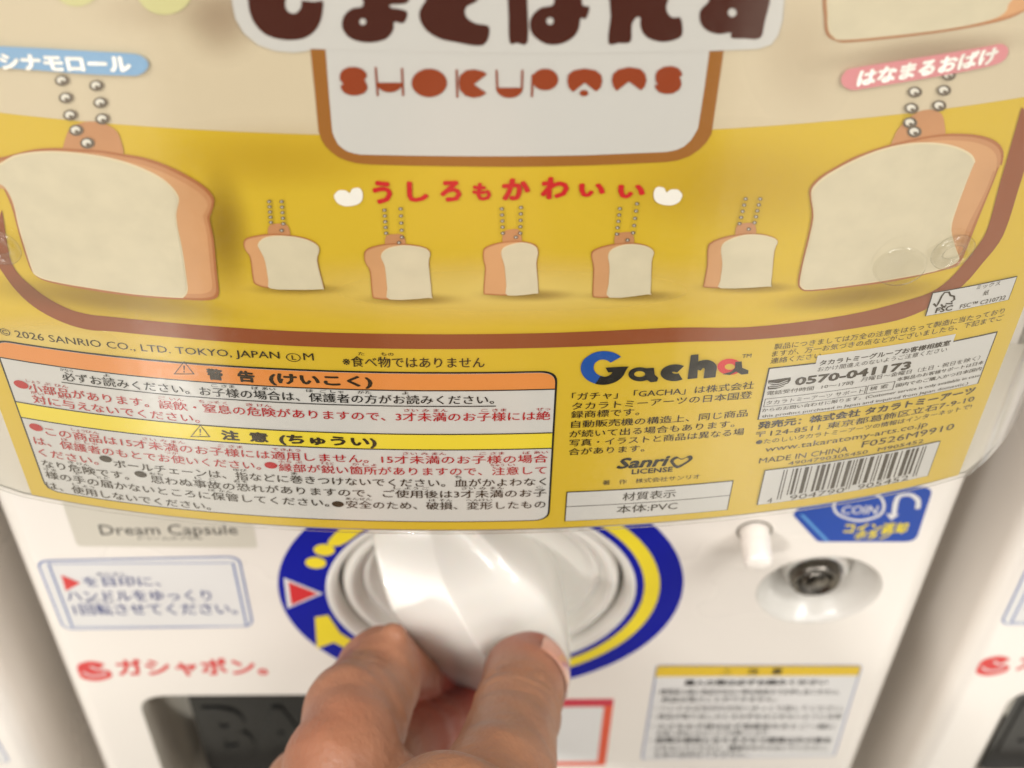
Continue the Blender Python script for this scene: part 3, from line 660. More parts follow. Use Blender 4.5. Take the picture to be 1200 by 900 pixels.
# cropped slice at the top right
crC = [(1015, -30), (972, -10), (969, 15), (970, 33), (976, 42), (990, 45.5), (1060, 39), (1120, 31), (1160, 22), (1176, 14), (1181, 4), (1183, -25)]
bread([(1010, -34), (968, -12), (966, 20), (968, 38), (978, 46), (1000, 48), (1100, 37), (1170, 24), (1200, 12), (1225, -5), (1225, -34)], crC, inset(crC, 2), None, [], True)
zC = lambda zs: pts(zs, 260, 200, 3.158)
zD = lambda zs: pts(zs, 620, 200, 3.5294)
chain = lambda x0, y0, x1, y1, n=5: [(x0+(x1-x0)*i/(n-1), y0+(y1-y0)*i/(n-1)) for i in range(n)]
sm = [
 (zC, [(80, 268), (88, 248), (120, 238), (175, 230), (230, 232), (300, 243), (345, 262), (362, 290), (355, 330), (375, 415), (372, 430), (300, 437), (180, 431), (130, 420), (115, 400), (105, 320), (88, 292)], [(133, 268), (160, 242), (220, 235), (300, 245), (350, 268), (361, 292), (353, 330), (376, 425), (368, 434), (280, 436), (180, 431), (172, 400), (160, 330), (145, 295)], [(173, 236), (176, 200), (208, 193), (242, 198), (252, 240), (210, 250)], chain(176, 108, 182, 185)+chain(222, 108, 228, 190)+[(222, 215)]),
 (zC, [(526, 312), (534, 288), (570, 274), (620, 266), (690, 268), (752, 280), (772, 300), (767, 340), (777, 455), (765, 466), (640, 473), (570, 470), (556, 455), (548, 370), (532, 340)], [(588, 312), (608, 285), (650, 273), (690, 271), (750, 281), (771, 302), (766, 340), (777, 457), (765, 466), (622, 472), (612, 430), (603, 350)], [(606, 274), (609, 238), (640, 232), (672, 236), (678, 274), (640, 280)], chain(602, 140, 608, 225)+chain(662, 135, 667, 240)+[(656, 260)]),
 (zC, [(966, 297), (975, 280), (1010, 266), (1060, 257), (1110, 257), (1160, 270), (1172, 300), (1166, 340), (1172, 440), (1160, 450), (1060, 458), (985, 455), (968, 446), (974, 360), (968, 330)], [(1033, 300), (1050, 275), (1110, 260), (1158, 273), (1170, 300), (1164, 340), (1171, 440), (1158, 450), (1058, 457), (1052, 420), (1046, 350)], [(1040, 264), (1043, 224), (1072, 214), (1102, 218), (1108, 264), (1070, 270)], chain(1036, 135, 1040, 225)+chain(1107, 130, 1104, 225)+[(1088, 240)]),
 (zD, [(256, 347), (265, 325), (300, 310), (360, 297), (420, 294), (480, 303), (517, 330), (508, 370), (502, 498), (490, 508), (330, 521), (275, 520), (262, 508), (265, 400)], [(326, 345), (348, 315), (410, 298), (480, 305), (516, 330), (507, 370), (502, 498), (490, 506), (332, 520), (329, 460), (332, 390)], [(355, 302), (358, 260), (390, 252), (426, 254), (432, 300), (390, 305)], chain(375, 150, 363, 255)+chain(446, 130, 430, 250)+[(407, 280)]),
 (zD, [(738, 315), (755, 290), (800, 272), (850, 261), (910, 255), (980, 261), (1028, 285), (1015, 330), (1000, 460), (985, 474), (850, 482), (730, 479), (722, 465), (735, 390)], [(793, 312), (825, 280), (900, 258), (980, 263), (1027, 285), (1013, 330), (1000, 462), (985, 474), (795, 481), (790, 450), (798, 380)], [(855, 268), (860, 222), (895, 213), (932, 217), (936, 262), (895, 270)], chain(895, 110, 870, 212)+chain(955, 110, 932, 208)+[(908, 235)]),
]
for fn, crust, crumb, tab, chn in sm:
    bread(fn(crust), fn(crumb), inset(fn(crumb), 1.2), fn(tab), fn(chn), False, 3)
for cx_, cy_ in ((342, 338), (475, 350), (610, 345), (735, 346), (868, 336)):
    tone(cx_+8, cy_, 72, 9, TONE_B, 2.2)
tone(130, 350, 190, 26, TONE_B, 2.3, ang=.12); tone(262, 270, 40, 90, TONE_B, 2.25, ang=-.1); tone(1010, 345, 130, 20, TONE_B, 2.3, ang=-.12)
tone(320, 185, 190, 50, TONE_M, 1.5); tone(860, 215, 200, 80, TONE_M, 1.5); tone(600, 340, 420, 50, TONE_L, 1.6); tone(60, 400, 160, 40, TONE_L, 1.6); tone(260, 20, 60, 60, TONE_C, 1.5); tone(1080, 60, 150, 24, TONE_C, 1.5, ang=-.12)  # soft darker mustard, pale and taupe patches over the card's fields
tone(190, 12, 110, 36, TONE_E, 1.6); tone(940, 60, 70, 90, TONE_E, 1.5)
for bx, by, rr in ((90, -22, 30), (193, -16, 34)):
    flat('pale_round_shape', [C_([(bx+rr*cos(a*pi/12), by+rr*.95*sin(a*pi/12)) for a in range(24)])], INK_BLOB, sheet, surf_card, 3)
# --- copyright line
T('© 2026 SANRIO CO., LTD. TOKYO, JAPAN', (1, 391.5), (328, 419.5), 8, INK_DARK, sheet, latin=True, layer=2, bold=.004)
T('Ⓛ', (336, 423.5), (353, 423.5), 11, INK_DARK, sheet, layer=2)
T('M', (356, 421.5), (368, 421.5), 8.5, INK_DARK, sheet, latin=True, layer=2)
T('※食べ物ではありません', (402, 428), (568, 431), 12.5, INK_DARK, sheet, bold=.008, layer=2, ruby=[(1, 1, 'た'), (3, 1, 'もの')])
# --- warning box
X0, X1, Zt, Zo, Zy1, Zy0, Zb2 = -8.08, 1.24, 14.06, 13.6, 12.41, 11.97, 9.73
wb = flat('warning_box', [rrect([(X0, Zb2), (X1, Zb2), (X1, Zt), (X0, Zt)], .3)], INK_BLACK, sheet, surf_card, 2)
lw = .035
flat('box_field', [rrect([(X0+lw, Zb2+lw), (X1-lw, Zb2+lw), (X1-lw, Zt-lw), (X0+lw, Zt-lw)], .28)], INK_WHITE, wb, surf_card, 3)
flat('warning_header', [rrect([(X0+lw, Zo), (X1-lw, Zo), (X1-lw, Zt-lw), (X0+lw, Zt-lw)], [.01, .01, .28, .28])], INK_ORANGE, wb, surf_card, 4)
flat('caution_header', [rectXZ(X0+lw, Zy0, X1-lw, Zy1)], INK_LEMON, wb, surf_card, 4)
for z in (Zo, Zy1, Zy0): flat('box_rule', [rectXZ(X0+.01, z-.014, X1-.01, z+.014)], INK_BLACK, wb, surf_card, 5)
def warn_tri(cx, cy, w_, h_):
    o = [(cx-w_/2, cy+h_/2), (cx+w_/2, cy+h_/2), (cx, cy-h_/2)]; i = [(cx-w_/2+2.2, cy+h_/2-.9), (cx+w_/2-2.2, cy+h_/2-.9), (cx, cy-h_/2+1.4)]
    flat('warning_triangle', [C_(o), C_(i)], INK_DARK, wb, surf_card, 5)
    flat('triangle_mark', [C_([(cx-1, cy-h_*.15), (cx+1, cy-h_*.15), (cx+.4, cy+h_*.2), (cx-.4, cy+h_*.2)])], INK_DARK, wb, surf_card, 5)
    flat('triangle_mark', [C_([(cx-.8, cy+h_*.26), (cx+.8, cy+h_*.26), (cx+.8, cy+h_*.36), (cx-.8, cy+h_*.36)])], INK_DARK, wb, surf_card, 5)
warn_tri(216, 429, 25, 15.5); warn_tri(235, 503, 24, 14.5)
T('警', (243, 438.5), (262, 439.5), 13.5, INK_DARK, wb, bold=.045); T('告', (279, 441.5), (299, 441.5), 13.5, INK_DARK, wb, bold=.045)
T('(けいこく)', (316, 447.5), (437, 450.5), 13.5, INK_DARK, wb, bold=.045)
T('注', (260, 510.5), (281, 511.5), 12, INK_DARK, wb, bold=.045); T('意', (293, 513.5), (315, 514.5), 12, INK_DARK, wb, bold=.045)
T('(ちゅうい)', (328, 519), (442, 521.5), 12.5, INK_DARK, wb, bold=.045)
T('必ずお読みください。お子様の場合は、保護者の方がお読みください。', (74, 442.5), (579, 473.5), 11, INK_BLACK, wb, bold=.012,
  ruby=[(0, 1, 'かなら'), (3, 1, 'よ'), (11, 1, 'こ'), (12, 1, 'さま'), (14, 1, 'ば'), (15, 1, 'あい'), (18, 1, 'ほ'), (19, 1, 'ご'), (20, 1, 'しゃ'), (22, 1, 'かた'), (25, 1, 'よ')])
ul0, ul1 = PC(72, 444.5), PC(581, 475.5); zz = (ul0[1]+ul1[1])/2
flat('underline', [rectXZ(ul0[0], zz-.012, ul1[0], zz+.012)], INK_BLACK, wb, surf_card, 5)
def bullet(x0, x1, y, m, hpx=10): 
    c = PC((x0+x1)/2, y); r = (PC(x1, y)[0]-PC(x0, y)[0])/2
    flat('bullet', [ell(c[0], c[1], r, r*.86, 18)], m, wb, surf_card, 5)
bullet(17, 33, 448.8, INK_RED)
T('小部品があります。誤飲・窒息の危険がありますので、3才未満のお子様には絶', (35, 457), (644.5, 491.5), 11, INK_RED, wb, bold=.012,
  ruby=[(0, 1, 'しょう'), (1, 1, 'ぶ'), (2, 1, 'ひん'), (9, 1, 'ご'), (10, 1, 'いん'), (12, 1, 'ちっ'), (13, 1, 'そく'), (15, 1, 'き'), (16, 1, 'けん'), (26, 1, 'さい'), (27, 1, 'み'), (28, 1, 'まん'), (31, 1, 'こ'), (32, 1, 'さま'), (35, 1, 'ぜっ')])
T('対に与えないでください。', (40, 470.5), (234, 489.5), 11, INK_RED, wb, bold=.012, ruby=[(0, 1, 'たい'), (2, 1, 'あた')])
bullet(35, 50, 499, INK_RED)
T('この商品は15才未満のお子様には適用しません。15才未満のお子様の場合', (54, 506), (641.6, 542), 11, INK_RED, wb, bold=.008,
  ruby=[(2, 1, 'しょう'), (3, 1, 'ひん'), (7, 1, 'さい'), (8, 1, 'み'), (9, 1, 'まん'), (12, 1, 'こ'), (13, 1, 'さま'), (16, 1, 'てき'), (17, 1, 'よう'), (25, 1, 'さい'), (26, 1, 'み'), (27, 1, 'まん'), (30, 1, 'こ'), (31, 1, 'さま'), (33, 1, 'ば'), (34, 1, 'あい')])
T('は、保護者のもとでお使いください。', (41, 517.5), (306, 547.5), 11, INK_RED, wb, bold=.008, ruby=[(2, 1, 'ほ'), (3, 1, 'ご'), (4, 1, 'しゃ'), (10, 1, 'つか')])
bullet(310, 325, 543.5, INK_RED)
T('縁部が鋭い箇所がありますので、注意して', (327, 548.5), (640, 555.6), 11, INK_RED, wb, bold=.008, ruby=[(0, 1, 'ふち'), (1, 1, 'ぶ'), (3, 1, 'するど'), (5, 1, 'か'), (6, 1, 'しょ'), (15, 1, 'ちゅう'), (16, 1, 'い')])
T('ください。', (46, 530), (115, 538.5), 11, INK_RED, wb, bold=.008)
bullet(117, 131, 536, INK_DARK)
T('ボールチェーンは、指などに巻きつけないでください。血がかよわなく', (134, 543), (640, 569), 11, INK_DARK, wb, bold=.008, ruby=[(9, 1, 'ゆび'), (13, 1, 'ま'), (25, 1, 'ち')])
T('なり危険です。', (50, 543.5), (150, 553), 11, INK_DARK, wb, bold=.008, ruby=[(2, 1, 'き'), (3, 1, 'けん')])
bullet(158, 172, 554, INK_DARK)
T('思わぬ事故の恐れがありますので、ご使用後は3才未満のお子', (177, 561), (640, 582.5), 11, INK_DARK, wb, bold=.008, ruby=[(0, 1, 'おも'), (3, 1, 'じ'), (4, 1, 'こ'), (6, 1, 'おそ'), (17, 1, 'し'), (18, 1, 'よう'), (19, 1, 'ご'), (22, 1, 'さい'), (23, 1, 'み'), (24, 1, 'まん'), (27, 1, 'こ')])
T('様の手の届かないところに保管してください。', (55, 558.5), (386, 590.5), 11, INK_DARK, wb, bold=.008, ruby=[(0, 1, 'さま'), (2, 1, 'て'), (4, 1, 'とど'), (12, 1, 'ほ'), (13, 1, 'かん')])
bullet(389, 403, 589, INK_DARK)
T('安全のため、破損、変形したもの', (406, 594), (639, 596.5), 11, INK_DARK, wb, bold=.008, ruby=[(0, 1, 'あん'), (1, 1, 'ぜん'), (6, 1, 'は'), (7, 1, 'そん'), (9, 1, 'へん'), (10, 1, 'けい')])
T('は、使用しないでください。', (57, 573.5), (247, 592.5), 11, INK_DARK, wb, bold=.008, ruby=[(2, 1, 'し'), (3, 1, 'よう')])
# --- Gacha logo drawn with strokes
g8 = lambda zs: [PC(*p) for p in pts(zs, 640, 390, 4)]
def sk(zs, w_, m, nm='logo_letter', layer=3, n=6): return flat(nm, [stroke(smoothp(g8(zs), n, False), w_)], m, sheet, surf_card, layer)
def rx(cx, cy, ax, ay, a0, a1, n=12): return [(cx+ax*cos(radians(a0+(a1-a0)*i/n)), cy+ay*sin(radians(a0+(a1-a0)*i/n))) for i in range(n+1)]
sk(rx(268, 160, 76, 59, -40, -120, 8)+rx(268, 160, 76, 59, -130, -262, 10)[1:], .21, INK_GBLUE, 'logo_letter', 3)
sk(rx(268, 160, 76, 59, 110, 15, 8), .21, INK_BLACK, 'logo_letter', 4)
flat('logo_letter', [g8([(278, 156), (387, 150), (372, 172), (360, 186), (325, 186), (320, 176), (290, 178)])], INK_BLACK, sheet, surf_card, 5)
flat('logo_letter', [g8(rx(440, 190, 55, 33, 0, 360, 24)[:-1]), g8(rx(438, 189, 26, 14, 0, 360, 16)[:-1])], INK_BLACK, sheet, surf_card, 3)
flat('logo_letter', [g8([(468, 160), (505, 158), (508, 190), (525, 205), (520, 222), (490, 226), (468, 212)])], INK_BLACK, sheet, surf_card, 4)
sk(rx(603, 183, 40, 22, -48, -312, 12), .19, INK_BLACK, 'logo_letter', 3)
flat('logo_letter', [g8([(678, 100), (714, 96), (708, 208), (662, 213)])], INK_BLACK, sheet, surf_card, 3)
sk([(700, 165), (720, 145), (750, 140), (770, 155), (768, 180), (765, 205)], .2, INK_BLACK, 'logo_letter', 4)
flat('logo_letter', [g8(rx(860, 155, 58, 38, 0, 360, 26)[:-1]), g8(rx(860, 155, 24, 14, 0, 360, 16)[:-1])], INK_GRED, sheet, surf_card, 3)
flat('logo_letter', [g8([(886, 130), (916, 128), (918, 158), (948, 170), (946, 186), (915, 190), (890, 176), (860, 192), (825, 188), (865, 176), (884, 160)])], INK_BLACK, sheet, surf_card, 4)
T('TM', (869, 419), (880, 417.5), 4.5, INK_BLACK, sheet, latin=True, layer=3)
for s, p0, p1 in (('「ガチャ」「GACHA」は株式会社', (670, 467), (882.5, 456)), ('タカラトミーアーツの日本国登', (670, 478), (880.5, 467)), ('録商標です。', (669, 489), (749, 485.5)),
        ('自動販売機の構造上、同じ商品', (669, 500.5), (875.5, 488)), ('が続いて出る場合もあります。', (667, 511.5), (860, 501)), ('写真・イラストと商品は異なる場', (667, 521.5), (871, 510.5)), ('合があります。', (666, 532.5), (755, 528.5))):
    T(s, p0, p1, 9.2, INK_DARK, sheet, bold=.008, layer=2)
T('Sanri', (722, 548), (780, 545), 11.5, INK_BLACK, sheet, bold=.035, layer=2, latin=True, shear=.25, name='licence_logo')
hc = PC(797, 540.5); hs = smoothp([(0, -.9), (-.75, -.2), (-1.05, .4), (-.65, .9), (0, .5), (.65, .9), (1.05, .4), (.75, -.2)], 4)
flat('licence_logo', [[(hc[0]+.19*a+.04*b, hc[1]+.2*b) for a, b in hs], [(hc[0]+.125*a+.03*b, hc[1]+.01+.125*b) for a, b in hs]], INK_BLACK, sheet, surf_card, 3)
T('LICENSE', (740, 554.5), (788, 552), 5.5, INK_BLACK, sheet, bold=.02, layer=2, latin=True)
T('著　作　株式会社サンリオ', (706, 566.5), (819.5, 561.5), 5.5, INK_DARK, sheet, layer=2)
# --- material box
mb = flat('material_box', [rectXZ(1.52, 9.68, 4.56, 10.62)], INK_DARK, sheet, surf_card, 2)
flat('box_field', [rectXZ(1.54, 9.70, 4.54, 10.15), ], INK_WHITE, mb, surf_card, 3); flat('box_field', [rectXZ(1.54, 10.17, 4.54, 10.60)], INK_WHITE, mb, surf_card, 3)
T('材質表示', (729, 585), (791, 582), 9.5, INK_DARK, mb, bold=.01, layer=4); T('本体:PVC', (722, 600), (793, 596), 9.5, INK_DARK, mb, bold=.008, layer=4)
# --- FSC label
fb = flat('certification_label', [rectXZ(7.27, 14.6, 8.73, 15.18)], INK_DARK, sheet, surf_card, 4)
flat('label_field', [rectXZ(7.285, 14.615, 8.715, 15.165)], INK_WHITE, fb, surf_card, 5)
zf = lambda zs: C_(pts(zs, 1060, 220, 5))
flat('tree_mark', [stroke(zf([(168, 668), (185, 685), (192, 672), (215, 625), (232, 603), (258, 600), (266, 620), (288, 625), (290, 645), (272, 655), (278, 668), (240, 668), (240, 682), (220, 684), (212, 672)]), .035)], INK_DARK, fb, surf_card, 6)
T('FSC', (1095, 364.5), (1115, 361), 5.5, INK_DARK, fb, bold=.03, layer=6, latin=True)
T('ミックス', (1143, 337.5), (1171, 332), 5, INK_DARK, fb, layer=6); T('紙', (1151, 344.5), (1157.5, 343), 5.5, INK_DARK, fb, layer=6)
T('FSC™ C210732', (1124, 359), (1177, 349), 4.6, INK_DARK, fb, layer=6, latin=True, bold=.01)
# --- maker's block on the right
T('製品につきましては万全の注意をはらって製造に当たっており', (906, 412), (1177, 364), 7.2, INK_DARK, sheet, layer=2)
T('ますが、万一お気づきの点などがございましたら、下記までご', (903.5, 419.8), (1175.5, 372), 7.2, INK_DARK, sheet, layer=2)
T('連絡ください。', (902, 427.5), (966, 417), 7.2, INK_DARK, sheet, layer=2)
cb = flat('contact_box', [rectXZ(4.76, 12.37, 8.76, 13.78)], INK_DARK, sheet, surf_card, 2)
flat('box_field', [rectXZ(4.785, 12.39, 8.735, 13.755)], INK_WHITE, cb, surf_card, 3)
flat('box_field', [rectXZ(PC(955, 428)[0], 13.7, PC(1116, 401)[0], 13.97)], INK_WHITE, cb, surf_card, 3.5)
T('タカラトミーグループお客様相談室', (959, 428.5), (1113, 401.5), 6.4, INK_DARK, cb, bold=.025, layer=4)
T('おかけ間違えのないようご注意ください', (957, 436), (1109.5, 407.5), 5.8, INK_DARK, cb, layer=4)
R_ = lambda x, y: (870+x/3.6, 350+y/3.6)
flat('telephone_mark', [[PC(*R_(*p)) for p in [(108, 340), (203, 326), (203, 338), (192, 352), (170, 366), (140, 376), (106, 378), (106, 366), (130, 360), (108, 352)]]], INK_DARK, cb, surf_card, 4)
for i in range(3): flat('telephone_stripe', [stroke([PC(*R_(*p)) for p in [(112, 349+i*9), (150, 352+i*7), (190, 337+i*8)]], .018)], INK_WHITE, cb, surf_card, 5)
T('0570-041173', (930, 451.5), (1066.5, 429), 9.6, INK_DARK, cb, bold=.04, layer=4, latin=True)
T('電話受付時間', (898, 463), (953, 455), 5.2, INK_DARK, cb, layer=4); T('10〜17時', (962, 454.5), (1000, 449), 5.2, INK_DARK, cb, layer=4)
T('月曜日〜金曜日（土日・祝日を除く）', (1008, 447), (1148.5, 417), 5.6, INK_DARK, cb, layer=4)
a, b = PC(894.5, 474.5), PC(1013, 459.5); za = a[1]; 
def outline(x0, z0, x1, z1, w_, m, par, layer, nm='search_box'): return flat(nm, [rectXZ(x0, z0, x1, z1), rectXZ(x0+w_, z0+w_, x1-w_, z1-w_)], m, par, surf_card, layer)
outline(a[0], za-.03, b[0], za+.2, .012, INK_DARK, cb, 4); outline(b[0]+.02, za-.03, PC(1047, 452)[0], za+.2, .012, INK_DARK, cb, 4)
T('タカラトミーアーツ サポート', (897, 474), (1011, 458.5), 5.4, INK_DARK, cb, layer=4); T('検 索', (1018.5, 456), (1040, 452), 5.4, INK_DARK, cb, layer=4)
T('本製品のお客様サポートは日本', (1050.5, 445.5), (1152, 425), 4.5, INK_DARK, cb, layer=4, bold=.01); T('国内でのご購入かつ日本国内', (1049, 453), (1149, 433), 4.5, INK_DARK, cb, layer=4, bold=.01)
T('からのお問い合わせに限ります。(Customer service is only available in case', (892, 483), (1147.5, 439.5), 4.5, INK_DARK, cb, layer=4, bold=.008)
T('this product purchased in Japan and inquired from Japan domestic.)', (892, 490), (1134, 448.5), 4.5, INK_DARK, cb, layer=4, bold=.008)
T('発売元：株式会社 タカラトミーアーツ', (887, 503), (1142, 458.5), 8.8, INK_DARK, sheet, bold=.03, layer=2)
T('〒124-8511 東京都葛飾区立石7-9-10', (884.5, 512.5), (1140.5, 470), 8.4, INK_DARK, sheet, layer=2, bold=.005)
T('●たのしいタカラトミーアーツの情報はインターネットで!', (885, 521.3), (1138, 477), 6.0, INK_DARK, sheet, layer=2, bold=.006)
T('www.takaratomy-arts.co.jp', (896, 529), (1086.5, 498.5), 6.4, INK_DARK, sheet, layer=2, latin=True)
T('MADE IN CHINA', (889, 542), (993, 529), 6.4, INK_DARK, sheet, layer=2, latin=True); T('F0526M9910', (1009, 524), (1117, 502), 7.4, INK_DARK, sheet, layer=2, latin=True)
T('4904790305450', (923, 545), (1016, 531.5), 5.0, INK_DARK, sheet, layer=2, latin=True); T('M905452', (1028, 528.5), (1081.5, 518), 5.0, INK_DARK, sheet, layer=2, latin=True)
bb = flat('barcode_label', [rectXZ(5.1, 9.75, 8.41, 10.85)], INK_DARK, sheet, surf_card, 4)
flat('label_field', [rectXZ(5.115, 9.765, 8.395, 10.835)], INK_WHITE, bb, surf_card, 5)
Lc = ['0001101', '0011001', '0010011', '0111101', '0100011', '0110001', '0101111', '0111011', '0110111', '0001011']
Gc = [''.join('1' if c == '0' else '0' for c in s)[::-1] for s in Lc]; Rc = [''.join('1' if c == '0' else '0' for c in s) for s in Lc]
code = '4904790905452'; par = {'4': 'LGLLGG'}[code[0]]
bits = '101'+''.join((Lc if par[i] == 'L' else Gc)[int(code[i+1])] for i in range(6))+'01010'+''.join(Rc[int(c)] for c in code[7:])+'101'
bx0, bx1 = PC(915.5, 560)[0], PC(1081, 535)[0]; mw_ = (bx1-bx0)/95
bm = bmesh.new(); ztop, zlo, zlong = PC(919.4, 548.5)[1], PC(1000, 566)[1], PC(914, 583)[1]
i = 0
while i < 95:
    if bits[i] == '1':
        j = i
        while j < 95 and bits[j] == '1': j += 1
        lo = zlong if (i < 3 or i > 91 or 45 <= i < 50) else zlo
        vs = [bm.verts.new((x_, 0, z_)) for x_, z_ in rectXZ(bx0+i*mw_, lo, bx0+j*mw_-.008, ztop)]; bm.faces.new(vs); i = j
    else: i += 1
_lay('bars', bm, INK_DARK, bb, surf_card, 6, None, .5)
T('4', (898, 588), (904, 587), 6.5, INK_DARK, bb, latin=True, layer=6); T('904790', (924, 585), (988, 576), 7.5, INK_DARK, bb, latin=True, layer=6); T('905452', (1003, 574), (1064.5, 557.5), 7.5, INK_DARK, bb, latin=True, layer=6)
CO = card.location.copy()
for o in card.children: o.location = -CO
# ================================================================== the hand
def cap(P, a, b, ra, rb):
    ba = b-a; L2 = float(ba.dot(ba)); h = np.clip(((P[0]-a[0])*ba[0]+(P[1]-a[1])*ba[1]+(P[2]-a[2])*ba[2])/L2, 0, 1)
    d = np.sqrt((P[0]-a[0]-h*ba[0])**2+(P[1]-a[1]-h*ba[1])**2+(P[2]-a[2]-h*ba[2])**2)
    return d-(ra+(rb-ra)*h)
def smin(a, b, k):
    h = np.clip(.5+.5*(b-a)/k, 0, 1); return b*(1-h)+a*h-k*h*(1-h)
def smax(a, b, k): return -smin(-a, -b, k)
J = lambda x, y, Y: P3(x, y, Y)
iM, iP, iD, iT = J(402, 888, -6.3), J(448, 777, -2.8), J(498, 806, -1.3), J(548, 812, -.2)
tT, tI, tM, tC = J(617, 789, -3.0), J(604, 840, -4.9), J(582, 925, -7.6), J(520, 1080, -11)
mM = iM+Vector((-.7, .2, -1.9)); mP = J(486, 866, -3.6); mD = J(540, 840, -1.9); mT = J(590, 838, -1.0)
rM = mM+Vector((-.2, -.2, -1.9)); rP = mP+Vector((.1, -.3, -1.4)); rD = mD+Vector((.2, -.5, -1.2)); rT = rD+Vector((.8, -.7, .2))
lM = rM+Vector((.1, -.5, -1.7)); lP = rP+Vector((.1, -.9, -1.5)); lD = rD+Vector((.2, -1.2, -1.2)); lT = lD+Vector((.7, -1, .2))
wr = Vector((.2, -14.5, 3.2)); el = Vector((-1.5, -34, -4))
def field(P):
    d = cap(P, iM, iP, 1.08, .84)
    d = smin(d, cap(P, iM.lerp(iP, .3), iM.lerp(iP, .85), 1.02, .92), .3)
    d = smin(d, cap(P, J(462, 746, -2.85), J(454, 764, -3.1), .3, .6), .4)
    d = smin(d, cap(P, iM+Vector((0, 1.4, -.3)), iP+Vector((0, -.6, -.25)), .85, .8), .3)
    ix = smin(cap(P, iP, iD, .82, .7), cap(P, iD, iT, .7, .6), .2)
    d = smin(d, ix, .18)
    mid = smin(cap(P, mM, mP, 1.05, .85), smin(cap(P, mP, mD, .84, .75), cap(P, mD, mT, .75, .65), .2), .2)
    rng = smin(cap(P, rM, rP, 1.0, .8), smin(cap(P, rP, rD, .8, .7), cap(P, rD, rT, .7, .62), .2), .2)
    ltl = smin(cap(P, lM, lP, .9, .7), smin(cap(P, lP, lD, .7, .6), cap(P, lD, lT, .6, .5), .2), .2)
    d = smin(d, mid, .14); d = smin(d, rng, .14); d = smin(d, ltl, .14)
    th = cap(P, tI, tT, .92, .97)
    th = smin(th, cap(P, tM, tI, 1.14, .91), .25)
    palm = cap(P, tC, tM, 1.7, 1.15)
    for m_, r_ in ((iM, 1.1), (mM, 1.1), (rM, 1.0), (lM, .95)):
        palm = smin(palm, cap(P, wr+(m_-iM)*.45, m_+Vector((0, -.6, -.1)), 1.5, r_*.98), .9)
    palm = smin(palm, cap(P, wr, tC, 2.0, 1.6), 1.0)
    web = cap(P, iM+Vector((.8, -.3, -.5)), tM+Vector((-.6, -.3, -.5)), .6, .7)
    web = smin(web, cap(P, iM+Vector((1.2, -2.5, -.4)), tC+Vector((0, 1.5, 0)), 1.2, 1.5), .8)
    d = smin(d, palm, .6); d = smin(d, th, .3); d = smin(d, web, .55)
    d = smin(d, cap(P, wr, el, 2.6, 3.6), 1.5)
    # first dorsal muscle and knuckle
    d = smin(d, cap(P, iM+Vector((.0, -.2, .12)), iM+Vector((.1, .5, .12)), 1.02, .9), .3)
    # skin folds over the thumb joint and the forefinger joint
    for a_, b_, folds in ((tI, tT, ((.30, .075, .07, .25), (.52, .06, .055, -.2), (.08, .05, .06, .2), (.75, .03, .05, .1), (-.2, .03, .06, .3), (-.7, .025, .1, .2))),
                          (iM, iP, ((3.3, .03, .06, .1), (3.6, .045, .06, -.1), (2.9, .025, .07, .2), (2.2, .02, .1, .2), (1.2, .03, .12, .3))),
                          (iP, iD, ((.5, .035, .06, .1), (1.1, .03, .06, -.1)))):
        ax = (b_-a_).normalized(); toc = Vector((0, -.53, .85)); sd = ax.cross(toc).normalized(); up = sd.cross(ax)
        q = [P[0]-a_[0], P[1]-a_[1], P[2]-a_[2]]
        dt = lambda v: q[0]*v[0]+q[1]*v[1]+q[2]*v[2]
        s_, u_, w_ = dt(ax), dt(sd), dt(up); rad = np.sqrt(u_*u_+w_*w_)+1e-6
        msk = np.clip(w_/rad+.35, 0, 1)*np.clip((1.45-rad)/.25, 0, 1)
        for off, dep, wd, cv in folds:
            ss = s_-off-cv*(u_*u_)*.4-.05*np.sin(u_*7+off*9)
            d = d+msk*(dep*np.exp(-(ss/wd)**2)-dep*.45*np.exp(-((ss-.13)/.1)**2))
    # uneven flesh: tendons and small hollows
    d = d+.022*np.sin(P[0]*2.1+P[1]*1.3)*np.sin(P[1]*1.7-P[2]*2.3)+.012*np.sin(P[0]*5.1-P[2]*4.2+P[1]*3.3)
    return d
